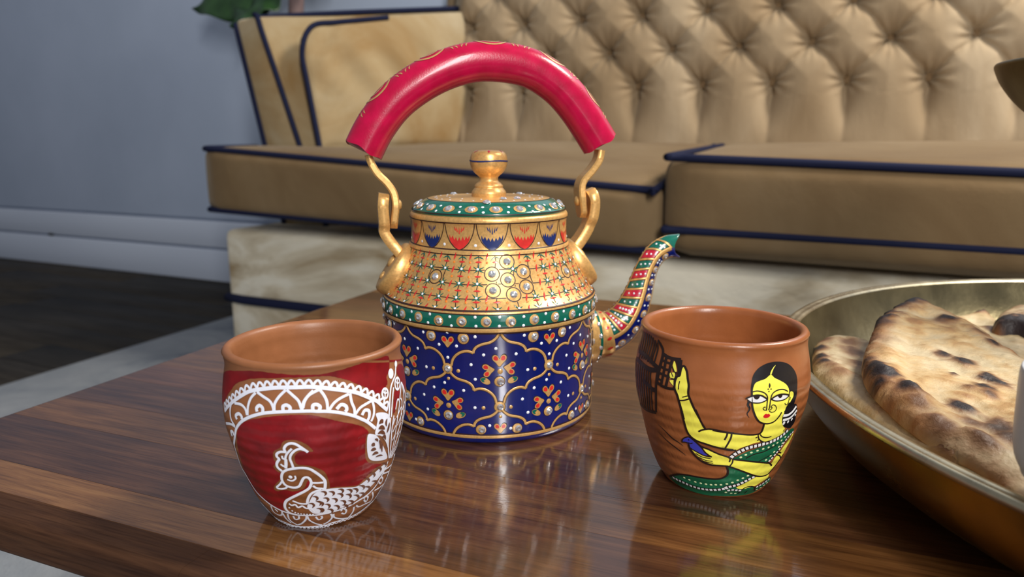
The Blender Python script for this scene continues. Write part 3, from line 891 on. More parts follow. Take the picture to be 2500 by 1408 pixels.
for k in range(NL):
    for par_, sm, dy in ((0, s_mid, 15), (1, s_mid - HH, 5)):
        c = (th0 + (2 * k + par_) * HW, sm - dy * U)
        flower(c, fi); fi += 1
        for x, y in ((-345, -80), (-285, 95), (-200, -200), (-45, -275), (185, -200), (330, 5)):
            kb.dot('white_dots', M['white'], shift(c, x + random.uniform(-12, 12), y), 0.00095, 0.00015, 0.0003, 9)
        for x in (-490, 420):
            kb.dot('gold_dots', M['gold_line'], shift(c, x, 5), 0.00115, 0.00015, 0.0004, 10)
    # nodes
    for par_, sm in ((1, s_mid), (0, s_mid - HH)):
        set_gem((th0 + (2 * k + par_) * HW, sm), 0.0021, 0.0032, -0.0003)
        kb.dot('gold_dots', M['gold_line'], (th0 + (2 * k + par_) * HW + 0.002, sm - 0.0061), 0.0010, 0.00015, 0.0004, 10)
    # half fields at the top and the bottom
    ct = (th0 + (2 * k + 1) * HW, s_top - 0.0062)
    heart('painted_heart#t%d' % k, ct, 0, 0.92)
    for x in (-205, 205): set_gem(shift(ct, x, -50), 0.0022, 0.0033)
    for x, y in ((0, -110), (-110, 45), (110, 45), (-330, -75), (330, -75), (0, 190)): kb.dot('white_dots', M['white'], shift(ct, x, y), 0.00095, 0.00015, 0.0003, 9)
    cb = (th0 + 2 * k * HW, sb0 + 0.0056)
    heart('painted_heart#b%d' % k, cb, 0, 0.85)
    for x in (-215, 215): set_gem(shift(cb, x, 15), 0.0021, 0.0030)
    for x, y in ((-125, -35), (125, 10)): kb.dot('white_dots', M['white'], shift(cb, x, y), 0.00095, 0.00015, 0.0003, 9)

# --- green band
NB = 31; tg0 = KS.hit(1189, 787)[0]; s_gb = s_px(1189, 787)
for k in range(NB):
    t = tg0 + 2 * math.pi * k / NB
    set_gem((t, s_gb + random.uniform(-0.0004, 0.0004)), 0.0021, 0.0031, -0.0005, dark=False)
    for y in ((0.0026, -0.0026) if k % 2 else (0.0030, -0.0022)):
        kb.dot('white_dots', M['white'], (t + math.pi / NB + random.uniform(-0.012, 0.012), s_gb + y), 0.0009, 0.00015, 0.0003, 9)

# --- gold shoulder: lattice, stars, sprigs, ringed stones
NM = 34; tm0 = KS.hit(1161.8, 752)[0]
z3 = zoom(1180, 600, 7.821); z2 = zoom(940, 600, 7.823)
cl = [KS.hit(*p) for p in z3([(450, 300), (165, 540), (765, 490), (470, 650), (185, 855), (825, 780), (580, 930), (1575, 480)]) + z2([(965, 585)])]
extra = [(cl[3][0] + 2.1, cl[3][1]), (cl[3][0] + 2.25, cl[3][1] + 0.008), (cl[3][0] + 4.1, cl[3][1])]
rings_ = cl + extra
def clear_of(th, q, d=0.0062):
    return all(math.hypot((th - t) * 0.058, q - s_) > d for t, s_ in rings_)
s_a, s_b = s_bl, s_ct
rs = [s_a + (s_b - s_a) * f for f in (0.235, 0.49, 0.745)]
for k in range(NM):
    t = tm0 + 2 * math.pi * k / NM
    q = np.linspace(s_a, s_b, 60)
    run = []
    for x in q:
        ok = clear_of(t, x, 0.0046)
        if ok: run.append((t + 0.004 * math.sin(900 * x), x))
        if (not ok or x == q[-1]) and len(run) > 2: kb.stroke('dark_line', M['brownline'], run, 0.00055, 0.00013, 0.00005); run = []
        elif not ok: run = []
for s_ in rs:
    run = []
    th = np.linspace(tm0, tm0 + 2 * math.pi, 720)
    for i, t in enumerate(th):
        tt = (t + math.pi) % (2 * math.pi) - math.pi
        ok = clear_of(tt, s_, 0.0046)
        if ok: run.append((t, s_ + 0.0003 * math.sin(9 * t)))
        if (not ok or i == len(th) - 1) and len(run) > 2: kb.stroke('dark_line', M['brownline'], run, 0.00055, 0.00013, 0.00005); run = []
        elif not ok: run = []
def spike(mat, uv, ang, L, w, part, start=0.12):
    th, q = uv; r = KS.rz(q)[0]
    c, s_ = math.cos(ang), math.sin(ang)
    kb.stroke(part, mat, [(th + c * L * t / r, q + s_ * L * t) for t in np.linspace(start, 1, 5)], w, 0.0002, 0.00006, taper='tail')
for k in range(NM):
    t = tm0 + 2 * math.pi * k / NM
    tn = (t + math.pi) % (2 * math.pi) - math.pi
    dth = 2 * math.pi / NM
    for i, s_ in enumerate([s_a + 0.0012] + rs + [s_b - 0.0008]):
        if clear_of(tn, s_, 0.0056):
            angs = (35, 145, 90, 215, 325) if 0 < i < 4 else ((40, 140) if i == 0 else (220, 320))
            for a in angs: spike(M['green'], (t, s_), R_(a + random.uniform(-14, 14)), random.uniform(0.0028, 0.0042), 0.00095, 'green_sprigs')
            if i < 4: kb.dot('white_dots', M['white'], (t + random.uniform(-.006, .006), s_ + 0.0004), 0.0008, 0.00024, 0.0002, 9)
        if i < 4:
            mid = s_ + (rs[1] - rs[0]) / 2
            if clear_of(tn, mid, 0.0058):
                kb.stroke('red_sprigs', M['red'], [(t + x / 0.058, mid + 0.0003) for x in np.linspace(-0.0021, 0.0021, 5)], 0.0012, 0.0002, 0.00006, taper='leaf')
            if clear_of(tn + dth / 2, mid, 0.0058):
                kb.dot('orange_dots', M['orange'], (t + dth / 2, mid), 0.00075, 0.0002, 0.00015, 8)
        if clear_of(tn + dth / 2, s_, 0.0058):
            kb.stroke('red_sprigs', M['red'], [(t + dth / 2 + 0.01 * x, s_ + x * 0.0024) for x in np.linspace(-1, 1, 5)], 0.0011, 0.0002, 0.00006, taper='leaf')
for (t, q) in rings_:
    r = KS.rz(q)[0]
    kb.stroke('dark_line', M['brownline'], [(t + 0.0043 * math.cos(a) / r, q + 0.0043 * math.sin(a)) for a in np.linspace(0, 2 * math.pi, 36, endpoint=False)], 0.0006, 0.00016, 0.00008, closed=True)
    p, n = KS.pn(t, q); gem(kettle, p, n, 0.0023, 0.0003)

# --- neck: hanging petals
NP = 16; tp0 = KS.hit(1202, 580)[0]
st_, sb_ = s_nt - 0.0003, s_nl + 0.0001
zp = zoom(0, 0, 1)
PW = math.pi / NP
side = [(0.95, 1.0), (0.92, 0.82), (0.82, 0.56), (0.60, 0.28), (0.27, 0.07), (0.0, 0.0)]
for k in range(NP):
    tc = tp0 + 2 * math.pi * k / NP
    part = 'painted_petal#%d' % k
    mt = M['darkblue'] if k % 2 == 0 else M['red']
    cur = catmull(side, 5)
    for sg in (-1, 1):
        kb.stroke(part, M['brownline'], [(tc + sg * x * PW, sb_ + (st_ - sb_) * y) for x, y in cur], 0.00055, 0.00014, 0.00006)
    # feathered tip
    lowp = [(x * 0.93, y) for x, y in side if y < 0.5]; 
    def wid(y): return float(np.interp(y, [p[1] for p in side[::-1]], [p[0] for p in side[::-1]])) * 0.93
    tipy = []
    n = 13
    for i in range(n):
        f = i / (n - 1) * 2 - 1
        base = 0.34 + 0.12 * abs(f) ** 1.4
        tipy.append((f * wid(0.40), base + (0.10 + random.uniform(0, 0.05) if i % 2 == 0 else -0.02)))
    poly = [(-wid(y), y) for y in np.linspace(0.40, 0.02, 7)] + [(0, 0.005)] + [(wid(y), y) for y in np.linspace(0.02, 0.40, 7)] + tipy[::-1]
    kb.fill(part, mt, [(tc + x * PW, sb_ + (st_ - sb_) * y) for x, y in poly], 0.00018, 0.0012)
    for a in (-52, -25, 0, 25, 52):
        x0, y0 = 0.45 * math.sin(R_(a)), 0.93 - 0.06 * math.cos(R_(a))
        x1, y1 = 0.28 * math.sin(R_(a)) * 1.1, 0.86 - 0.28 * math.cos(R_(a)) * (1.0 if a == 0 else 0.8)
        kb.stroke(part, mt, [(tc + (x0 + (x1 - x0) * t) * PW * 0.9, sb_ + (st_ - sb_) * (y0 + (y1 - y0) * t)) for t in np.linspace(0, 1, 6)], 0.0009, 0.0002, 0.00006, taper='drop')
    kb.dot('white_dots', M['white'], (tc + PW, sb_ + (st_ - sb_) * 0.18), 0.0009, 0.00018, 0.0002, 9)
kb.build(stuff=('white_dots', 'gold_dots', 'orange_dots', 'green_sprigs', 'red_sprigs', 'gold_setting', 'gold_tracery', 'dark_line', 'dark_outline', 'gold_line'))

# --- lid
lid_p = [(0.0480, 0.1318), (0.0492, 0.1328), (0.0494, 0.1338), (0.0480, 0.1352), (0.0445, 0.1378), (0.0408, 0.1398), (0.0397, 0.1402), (0.0385, 0.1405), (0.0250, 0.1412), (0.0, 0.1416)]
mb = MB(); lathe(mb, lid_p, 120, [M['green']] * 6 + [M['gold']] * 3)
lid = mb.build('lid', kettle, sharp=R_(60))
LS = Rev(lid_p[:-1], KC); lb_ = Brush(LS, lid)
s_lg = LS.hit(1211, 512)[1]; tl0 = LS.hit(1211, 512)[0]
for k in range(20):
    t = tl0 + 2 * math.pi * k / 20
    r = LS.rz(s_lg)[0]
    lb_.dot('gold_setting', M['gold_line'], (t, s_lg), 0.0040, 0.0002, 0.0003, 14, asp=0.75)
    p, n = LS.pn(t, s_lg); gem(lid, p, n, 0.0023, 0.0004)
    for y in (0.0022, -0.0024): lb_.dot('white_dots', M['white'], (t + math.pi / 20 + random.uniform(-.02, .02), s_lg + y), 0.0009, 0.00015, 0.0003, 9)
ring('dark_line', M['brownline'], LS.S[6] + 0.0002, 0.0006, 0.00015, 0.0, br=lb_)
ring('dark_line', M['brownline'], LS.S[2], 0.0006, 0.0002, 0.0, br=lb_)
sd = lambda r: float(np.interp(-r, -LS.p[6:, 0], LS.S[6:]))
for k in range(26):
    lb_.dot('white_dots', M['white'], (2 * math.pi * k / 26, sd(0.0345)), 0.0007, 0.0001, 0.0002, 8)
    if k % 2: lb_.dot('white_dots', M['white'], (2 * math.pi * k / 26 + 0.1, sd(0.027)), 0.0007, 0.0001, 0.0002, 8)
for u, v in ((1122, 467), (1135, 462), (1107, 474), (1228, 486), (1245, 484), (1262, 485), (1268, 474), (1278, 472), (1150, 461)):
    h = LS.hit(u, v); p, n = LS.pn(*h); gem(lid, p, n, 0.0024, 0.0002)
lb_.build(stuff=('white_dots', 'gold_setting', 'dark_line'))
knob_p = [(0.0, 0.1405), (0.0100, 0.1405), (0.0111, 0.1425), (0.0110, 0.1440), (0.0098, 0.1458), (0.0090, 0.1468), (0.0092, 0.1478), (0.0082, 0.1492), (0.0062, 0.1508), (0.0060, 0.1530), (0.0068, 0.1542), (0.0092, 0.1562),
          (0.0112, 0.1592), (0.0119, 0.1622), (0.0119, 0.1650), (0.0112, 0.1676), (0.0098, 0.1692), (0.0070, 0.1702), (0.0, 0.1706)]
mb = MB(); lathe(mb, catmull(knob_p, 3).tolist(), 48, M['gold']); knob = mb.build('knob', lid)
NS = Rev(knob_p[1:-1], KC); nb = Brush(NS, knob)
ring('navy_line', M['darkblue'], NS.s_at_z(0.1636), 0.0009, 0.0003, 0.0001, br=nb, wob=0.0002)
for k in range(6):
    t = k * math.pi / 3 + 0.05
    nb.stroke('red_petals', M['crimson'], [(t, q) for q in np.linspace(NS.S[-1] - 0.0005, NS.S[-1] - 0.0038, 5)], 0.0016, 0.0003, 0.0001, taper='leaf')
nb.build()

# --- handle: turned wooden grip, flat straps, riveted lugs
gc = [(888, 366), (918, 308), (968, 245), (1040, 193), (1115, 161), (1190, 150), (1285, 164), (1355, 205), (1408, 263), (1464, 350)]
gpts = resample(catmull([on_h(*p) for p in gc], 12), 90)
class TubeSurf:
    def __init__(s, pts, rad, asp=1.0, side=None):
        s.p = np.array(pts, float); s.r = np.array(rad, float) if not np.isscalar(rad) else np.full(len(pts), rad)
        s.T = np.gradient(s.p, axis=0); s.T /= np.linalg.norm(s.T, axis=1)[:, None]
        s.side = np.array(side, float); s.asp = asp; s.r0 = float(s.r.mean())
    def at(s, u):
        x = np.clip(u, 0, 1) * (len(s.p) - 1); i = int(min(x, len(s.p) - 2)); f = x - i
        return s.p[i] * (1 - f) + s.p[i + 1] * f, s.T[i] * (1 - f) + s.T[i + 1] * f, s.r[i] * (1 - f) + s.r[i + 1] * f
    def pn(s, phi, u):
        """phi 0 faces along -side (towards the camera), +90 deg faces outwards / up"""
        c, t, r = s.at(u); t = t / np.linalg.norm(t)
        sd_ = s.side - t * (s.side @ t); sd_ /= np.linalg.norm(sd_); up = np.cross(t, sd_)
        n = -sd_ * math.cos(phi) * 1.0 + up * math.sin(phi)
        p = c + r * (-sd_ * math.cos(phi) * s.asp + up * math.sin(phi))
        return p, n
def tube_mesh(ts, nu, nv, mat, rough_end=0.0):
    vs = []
    for i in range(nu):
        u = i / (nu - 1)
        for j in range(nv):
            p, n = ts.pn(2 * math.pi * j / nv, u)
            if rough_end and i in (0, nu - 1): p = p + ts.T[0 if i == 0 else -1] * rough_end * (0.6 * math.sin(2 * math.pi * j / nv * 2) + 0.5 * math.sin(2 * math.pi * j / nv * 5))
            vs.append(p)
    f = []
    for i in range(nu - 1):
        for j in range(nv):
            j2 = (j + 1) % nv; f.append((i * nv + j, (i + 1) * nv + j, (i + 1) * nv + j2, i * nv + j2))
    f.append(tuple(range(nv))); f.append(tuple((nu - 1) * nv + j for j in range(nv))[::-1])
    mb = MB(); mb.add(vs, f, mat); return mb
GR = TubeSurf(gpts, 0.0121, 1.0, hn)
grip = tube_mesh(GR, 90, 40, M['pink'], 0.0012).build('handle_grip', kettle, sharp=R_(50))
gb = Brush(GR, grip)
for uc in (0.17, 0.345, 0.52, 0.70, 0.86):
    for rr, ph in ((1.0, 0), (0.6, 0)):
        pts = [(R_(92) + rr * 0.72 * math.cos(a), uc + rr * 0.045 * math.sin(a)) for a in np.linspace(0, 2 * math.pi, 26, endpoint=False)]
        gb.stroke('gold_ornament', M['gold_line'], pts, 0.0014 if rr == 1 else 0.0009, 0.0002, 0.0001, closed=True)
    for du in (-0.088, -0.075, 0.063, 0.076):
        for ph in (50, 75, 100, 125):
            gb.stroke('gold_ornament', M['gold_line'], [(R_(ph), uc + du), (R_(ph + 10), uc + du * 0.97), (R_(ph + 18), uc + du * 0.9)], 0.0011, 0.0002, 0.0001, taper='leaf')
gb.build()
def strap(pts, width, thick, name, mat=None, wprof=None):
    """flat bar: pts in the handle plane, wide across it"""
    P = resample(catmull(pts, 8), 40); N = len(P)
    T = np.gradient(P, axis=0); T /= np.linalg.norm(T, axis=1)[:, None]
    vs = []
    sec = [(-1, -0.6), (-0.86, -1), (0.86, -1), (1, -0.6), (1, 0.6), (0.86, 1), (-0.86, 1), (-1, 0.6)]
    for i in range(N):
        q = np.cross(T[i], hn); w_ = width * (np.interp(i / (N - 1), *wprof) if wprof else 1.0)
        for a, b in sec: vs.append(P[i] + hn * a * w_ / 2 + q * b * thick / 2)
    k = len(sec)
    f = [(i * k + j, (i + 1) * k + j, (i + 1) * k + (j + 1) % k, i * k + (j + 1) % k) for i in range(N - 1) for j in range(k)]
    f.append(tuple(range(k))); f.append(tuple((N - 1) * k + j for j in range(k))[::-1])
    mb = MB(); mb.add(vs, f, mat or M['gold'])
    return mb
def rivet(parent, p, axis, r=0.0035, hgt=0.0022):
    mb = MB(); lathe(mb, [(0, -0.001), (r, -0.001), (r, 0.0), (r * 0.9, hgt * 0.6), (r * 0.5, hgt), (0, hgt * 1.1)], 18, M['gold'])
    o = mb.build('rivet', parent); o.location = p
    o.rotation_mode = 'QUATERNION'; o.rotation_quaternion = Vector(axis).to_track_quat('Z', 'Y'); return o
for sg, spx, lpx, dpx in ((-1, [(899, 378), (906, 398), (922, 424), (945, 447), (960, 470), (965, 500), (962, 535), (961, 556)],
                           [(937, 472), (934, 500), (936, 530), (938, 552), (938, 566), (952, 588), (972, 612), (984, 630)], (962, 664)),
                          (1, [(1464, 366), (1458, 392), (1440, 418), (1422, 438), (1415, 458), (1417, 490), (1420, 520), (1420, 530)],
                           [(1438, 462), (1445, 485), (1444, 515), (1438, 540), (1430, 560), (1415, 584), (1398, 606), (1396, 622)], (1424, 652))):
    st = strap([on_h(*p) for p in spx], 0.0125, 0.0044, 'handle_strap', wprof=([0, 0.5, 0.72, 0.93, 1], [0.8, 1, 1.15, 1.05, 0.5])).build('handle_strap', kettle, sharp=R_(40))
    c = on_h(*spx[5]); rivet(st, c + hdir * (-sg) * 0.0018, hdir * (-sg))
    lg = strap([on_h(*p) for p in lpx], 0.0160, 0.0066, 'lug', wprof=([0, 0.06, 0.14, 0.42, 0.5, 0.75, 1], [0.45, 0.85, 1.0, 0.95, 0.72, 0.8, 1.1])).build('handle_lug', kettle, sharp=R_(40))
    # riveted foot of the lug: a thick oval plate on the shoulder
    az = PHI if sg > 0 else PHI + math.pi
    out = np.array([math.cos(az), math.sin(az), 0])
    nrm = out * 0.82 + np.array([0, 0, 0.57]); nrm /= np.linalg.norm(nrm)
    cen = out * 0.0600 + np.array([0, 0, 0.0955])
    mb = MB()
    pr = [(0.0, -0.006), (1.0, -0.006), (1.02, 0.0), (1.0, 0.0036), (0.93, 0.0052), (0.80, 0.0058), (0.35, 0.0060), (0.0, 0.0060)]
    tang = np.array([-math.sin(az), math.cos(az), 0]); upv = np.cross(nrm, tang); upv *= np.sign(upv[2])
    n = 40; vs = []
    for r, z in pr:
        for k in range(n):
            a = 2 * math.pi * k / n
            vs.append(cen + nrm * z + tang * (0.0155 * r * math.cos(a)) + upv * (0.0180 * r * math.sin(a)))
    f = [(i * n + k, i * n + (k + 1) % n, (i + 1) * n + (k + 1) % n, (i + 1) * n + k) for i in range(len(pr) - 1) for k in range(n)]
    mb.add(vs, f, M['gold']); mb.build('lug_plate', lg)
    rivet(lg, cen + nrm * 0.0058 + upv * 0.003, nrm, 0.0045, 0.0020); rivet(lg, cen + nrm * 0.0058 - upv * 0.008 , nrm, 0.0028, 0.0014)

# --- spout
sc_ = [(1440, 818), (1478, 812), (1512, 793), (1538, 760), (1556, 720), (1568, 682), (1581, 648), (1600, 619), (1626, 603), (1650, 600)]
rp = [58, 55, 50, 43, 36, 30.5, 27, 27, 27.5, 27]
spts = resample(catmull([on_h(*p) for p in sc_], 12), 80)
dd = np.r_[0, np.cumsum(np.linalg.norm(np.diff([on_h(*p) for p in sc_], axis=0), axis=1))]
srad = np.interp(np.linspace(0, 1, 80), dd / dd[-1], [r * 0.47 / FPX for r in rp])
SP = TubeSurf(spts, srad, 0.92, hn)
nu, nv = 80, 40
vs = []
for i in range(nu):
    u = i / (nu - 1)
    for j in range(nv):
        ph = 2 * math.pi * j / nv
        p, n = SP.pn(ph, u)
        if u > 0.86:                                   # open mouth: the upper lip reaches out, the side is cut back
            k = (u - 0.86) / 0.14
            lip = 0.0022 * max(0, math.sin(ph)) ** 2 + 0.0030 * max(0, -math.sin(ph)) ** 3 - 0.0040 * abs(math.cos(ph)) ** 2
            p = p + SP.T[i] * lip * k + np.array([0, 0, 1]) * (0.0012 * k * math.sin(ph))
        vs.append(p)
inner = []
mb = MB()
fc = []
mats_i = []
for i in range(nu - 1):
    for j in range(nv):
        j2 = (j + 1) % nv
        fc.append((i * nv + j, (i + 1) * nv + j, (i + 1) * nv + j2, i * nv + j2))
mb.v = [tuple(map(float, p)) for p in vs]
U_SPLIT = R_(2)
for (i, j) in [(i, j) for i in range(nu - 1) for j in range(nv)]:
    ph = (2 * math.pi * (j + 0.5) / nv + math.pi) % (2 * math.pi) - math.pi
    u = (i + 0.5) / (nu - 1)
    up_side = (ph > U_SPLIT and ph < math.pi - U_SPLIT)
    m = M['green'] if up_side else (M['blue'] if ph > R_(-75) and ph < U_SPLIT or ph < R_(-105) or ph > math.pi - U_SPLIT else M['green'])
    mb.f.append(fc[i * nv + j]); mb.m.append(mb.mi(m))
spout = mb.build('spout', kettle)
md = spout.modifiers.new('wall', 'SOLIDIFY'); md.thickness = 0.0012; md.offset = -1
sb = Brush(SP, spout)
# slanting red bands and gold dividers on the upper half, both flanks
NSB = 11
for sg in (0, 1):
    def F(ph): return ph if sg == 0 else math.pi - ph
    for k in range(NSB):
        u0, u1 = 0.13 + 0.073 * k, 0.13 + 0.073 * (k + 1)
        sl_ = -0.055
        if k % 2 == 1:
            poly = [(F(R_(a)), (u0 + sl_ * (a / 90)) * 1.0) for a in np.linspace(4, 84, 9)] + [(F(R_(a)), u1 + sl_ * (a / 90)) for a in np.linspace(84, 4, 9)]
            poly = [(a, min(max(u, 0.11), 0.97)) for a, u in poly]
            mb2 = sb.m('red_band#%d%d' % (sg, k))
            # a strip of quads laid on the tube
            na, nb2 = 9, 4; vv_ = []
            for i in range(nb2):
                f = i / (nb2 - 1)
                for a in np.linspace(4, 84, na):
                    u = (u0 + (u1 - u0) * f) + sl_ * (a / 90)
                    p, n = SP.pn(F(R_(a)), min(max(u, 0.11), 0.97)); vv_.append(p + n * 0.00018)
            mb2.add(vv_, [(i * na + j, i * na + j + 1, (i + 1) * na + j + 1, (i + 1) * na + j) if sg == 0 else (i * na + j, (i + 1) * na + j, (i + 1) * na + j + 1, i * na + j + 1) for i in range(nb2 - 1) for j in range(na - 1)], M['crimson'])
        uv = [(F(R_(a)), min(max(u1 + sl_ * (a / 90), 0.11), 0.975)) for a in np.linspace(2, 88, 10)]
        sb.stroke('dark_line', M['brownline'], uv, 0.0020, 0.00022, 0.0)
        sb.stroke('gold_line', M['gold'], uv, 0.0013, 0.0003, 0.0003)
        nd = 5 if k < 4 else 3
        for i in range(nd):
            a = 18 + (60 - 18) * i / (nd - 1)
            u = (u0 + u1) / 2 + sl_ * (a / 90)
            if u < 0.96: sb.dot('white_dots', M['white'], (F(R_(a)), u), 0.00085 if k < 4 else 0.0007, 0.0003, 0.0003, 9)
    # gold seams
    uv = [(F(R_(0)), u) for u in np.linspace(0.10, 0.93, 60)]
    sb.stroke('dark_line', M['brownline'], uv, 0.0034, 0.00018, 0.0)
    sb.stroke('gold_line', M['gold'], uv, 0.0025, 0.0003, 0.0004)
    uv = [(F(R_(-62)), u) for u in np.linspace(0.10, 0.96, 60)]
    sb.stroke('gold_line', M['gold'], uv, 0.0016, 0.0003, 0.0004)
    for u in (0.175, 0.285, 0.395, 0.51, 0.62, 0.72, 0.865):
        rr = 0.0031 if u < 0.6 else 0.0027
        sb.dot('gold_setting', M['gold'], (F(R_(-29)), u), rr, 0.0002, 0.0003, 14)
        p, n = SP.pn(F(R_(-29)), u); gem(spout, p, n, rr * 0.70, 0.0004)
    for u in (0.115, 0.23, 0.34, 0.45, 0.565, 0.672, 0.775, 0.80):
        for a in (-20, -42): sb.dot('white_dots', M['white'], (F(R_(a)), u + (0.006 if a < -30 else 0)), 0.0008, 0.0002, 0.0003, 9)
sb.stroke('gold_line', M['gold'], [(R_(90), u) for u in np.linspace(0.10, 0.97, 60)], 0.0018, 0.0003, 0.0004)
sb.build(stuff=('white_dots', 'gold_setting', 'dark_line', 'gold_line'))
# flared collar where the spout meets the body
cp0, ct0 = SP.at(0.0)[0], SP.T[0]
mb = MB()
cpts = [cp0 - ct0 * 0.016] + [SP.at(u)[0] for u in np.linspace(0.0, 0.13, 7)]
crad = [SP.at(0.0)[2] * k for k in (1.38, 1.24, 1.14, 1.07, 1.05, 1.06, 1.06, 1.0)]
CS = TubeSurf(cpts, crad, 0.96, hn)
vs = [CS.pn(2 * math.pi * j / 40, i / 7)[0] for i in range(8) for j in range(40)]
mb.add(vs, [(i * 40 + j, (i + 1) * 40 + j, (i + 1) * 40 + (j + 1) % 40, i * 40 + (j + 1) % 40) for i in range(7) for j in range(40)], M['gold'])
col_ = mb.build('spout_collar', kettle)
cb_ = Brush(CS, col_)
for j in range(14):
    a = 2 * math.pi * j / 14
    cb_.stroke('red_leaves', M['red'], [(a + 0.08 * t, 0.62 + 0.26 * t) for t in np.linspace(0, 1, 5)], 0.0022, 0.0002, 0.0001, taper='leaf')
    p, n = CS.pn(a + 0.2, 0.26); gem(col_, p, n, 0.0016, 0.0003)
cb_.stroke('green_ring', M['green'], [(a, 0.30) for a in np.linspace(0, 2 * math.pi, 60, endpoint=False)], 0.0030, 0.00015, 0.0001, closed=True)
cb_.build()

# ------------------------------------------------------------------ clay cups
def cup_profile(zk, rk, zr):
    z = np.linspace(0, zr, 60); r = np.interp(z, zk, rk)
    k = np.hanning(9); k /= k.sum(); r = np.convolve(np.pad(r, 4, mode='edge'), k, 'valid')
    return r, z
ZK = np.array([0, .004, .012, .022, .035, .048, .060, .070, .078, .083])
def make_cup(name, label, loc, rk, clay_m, th=0.0042):
    o = empty(name, loc, 0, label, 'cup', 'clay cups in front of the kettle')
    r, z = cup_profile(ZK, np.array(rk), 0.0815)
    outer = [(a, b) for a, b in zip(r, z)]
    R1 = r[-1]
    rim = [(R1 + 0.0004, 0.0822), (R1 - 0.0004, 0.0835), (R1 - 0.0018, 0.0841), (R1 - 0.0032, 0.0836), (R1 - 0.0042, 0.0822)]
    inner = [(min(a - th, R1 - 0.0044 - 0.05 * (0.082 - b)), max(b, 0.006)) for a, b in zip(r[::-1][1:], z[::-1][1:]) if b > 0.006] + [(r[0] - 0.006, 0.0055), (0.0, 0.0052)]
    mb = MB(); lathe(mb, [(0.0, 0.0015), (r[0] - 0.004, 0.0012), (r[0] - 0.0015, 0.0)] + outer + rim + inner, 120, clay_m)
    body = mb.build('cup_body', o)
    sf = Rev(outer, loc)
    return o, sf
cupL, SL = make_cup('clay_cup', 'red clay cup painted with a white peacock, left of the kettle', (-0.0937, 0.3277, 0), [.0235, .0266, .0313, .0350, .0387, .0419, .0424, .0412, .0396, .0416], M['clay_l'])
cupR, SR = make_cup('clay_cup', 'brown clay cup painted with a woman in green sari, beside the platter', (0.1090, 0.3592, 0), [.0259, .0297, .0332, .0366, .0400, .0432, .0440, .0425, .0408, .0418], M['clay_r'])

# --- left cup: red ground, white line drawing of a peacock
b = Brush(SL, cupL)
Z5 = zoom(520, 740, 2.47); A1 = zoom(540, 900, 5.868); A2 = zoom(740, 900, 5.865); A3 = zoom(580, 1060, 5.868); A4 = zoom(780, 1060, 5.868); A5 = zoom(860, 860, 5.414)
def rag(pts, amp=1.2):                 # ragged brush edge
    c = catmull(pts, 5, True); return [(x + random.uniform(-amp, amp), y + random.uniform(-amp, amp)) for x, y in c]
def F(part, mat, pts, off=0.0001, ragged=0.0, n=4, step=0.0016):
    c = rag(pts, ragged) if ragged else catmull(pts, n, True)
    b.fill(part, mat, [b.sf.hit(u, v) for u, v in c], off, step)
def S(part, mat, pts, w, off=0.00028, taper=None, n=5, h=0.0001): b.stroke(part, mat, b.px(pts, n), w, off, h, taper)
red = M['cup_red']; wh = M['cup_white']; sc_m = M['cup_scale']
F('red_ground', red, Z5([(58, 425), (150, 408), (250, 408), (350, 418), (450, 428), (550, 432), (650, 427), (750, 407), (850, 377), (920, 352), (1000, 332), (1058, 320), (1062, 400), (1046, 440), (1052, 480), (1030, 515), (1000, 545), (960, 530), (900, 500), (850, 478), (820, 466), (780, 455), (720, 440), (640, 440), (540, 445), (440, 448), (330, 452), (230, 455), (150, 480), (110, 520), (80, 570), (58, 600)]), 0.0001, 0.8)
F('red_ground', red, Z5([(160, 745), (200, 710), (280, 692), (380, 680), (450, 674), (560, 672), (640, 682), (720, 702), (790, 717), (850, 727), (905, 745), (938, 775), (925, 800), (918, 860), (920, 930), (945, 962), (1015, 968), (975, 995), (930, 1040), (890, 1080), (860, 1098), (720, 1110), (600, 1140), (440, 1245), (400, 1240), (350, 1215), (300, 1180), (260, 1140), (220, 1080), (190, 1010), (165, 930), (148, 860), (145, 790)]), 0.0001, 0.6)
F('red_ground', red, A5([(600, 170), (640, 150), (675, 200), (700, 300), (706, 420), (696, 560), (690, 540), (670, 440), (640, 390), (625, 330), (600, 300), (585, 250)]), 0.0001, 0.4)
F('red_ground', red, A5([(560, 510), (620, 505), (625, 560), (600, 640), (570, 720), (560, 790), (540, 800), (545, 700), (550, 600)]), 0.0001, 0.4)
F('bare_clay', M['cup_bare'], Z5([(605, 892), (560, 848), (490, 823), (428, 830), (406, 870), (370, 890), (364, 930), (380, 960), (366, 985), (392, 1014), (412, 1024), (404, 1060), (368, 1105), (385, 1130), (440, 1124), (490, 1133), (548, 1115), (572, 1070), (590, 1075), (582, 1110), (505, 1158), (445, 1190), (425, 1230), (470, 1275), (700, 1250), (705, 1110), (695, 1060), (668, 1012), (600, 982), (520, 972), (498, 958), (493, 925), (512, 898), (550, 890)]), 0.00017, 0.5)
arc_up = A1([(60, 600), (110, 530), (200, 450), (300, 380), (400, 325), (500, 302), (640, 282), (800, 268), (940, 266), (1100, 262), (1280, 256)]) + A2([(300, 272), (450, 290), (600, 310), (750, 335), (850, 372), (950, 415), (1050, 460), (1120, 520), (1200, 590)])
S('white_drawing', wh, arc_up, 0.0017)
arc_lo = A1([(190, 1080), (205, 960), (225, 850), (290, 760), (380, 702), (480, 665), (600, 635), (720, 622), (900, 611), (1100, 606), (1280, 602)]) + A2([(200, 606), (380, 608), (560, 632), (720, 670), (820, 710), (920, 760), (1030, 850)])
S('white_drawing', wh, arc_lo, 0.0014)
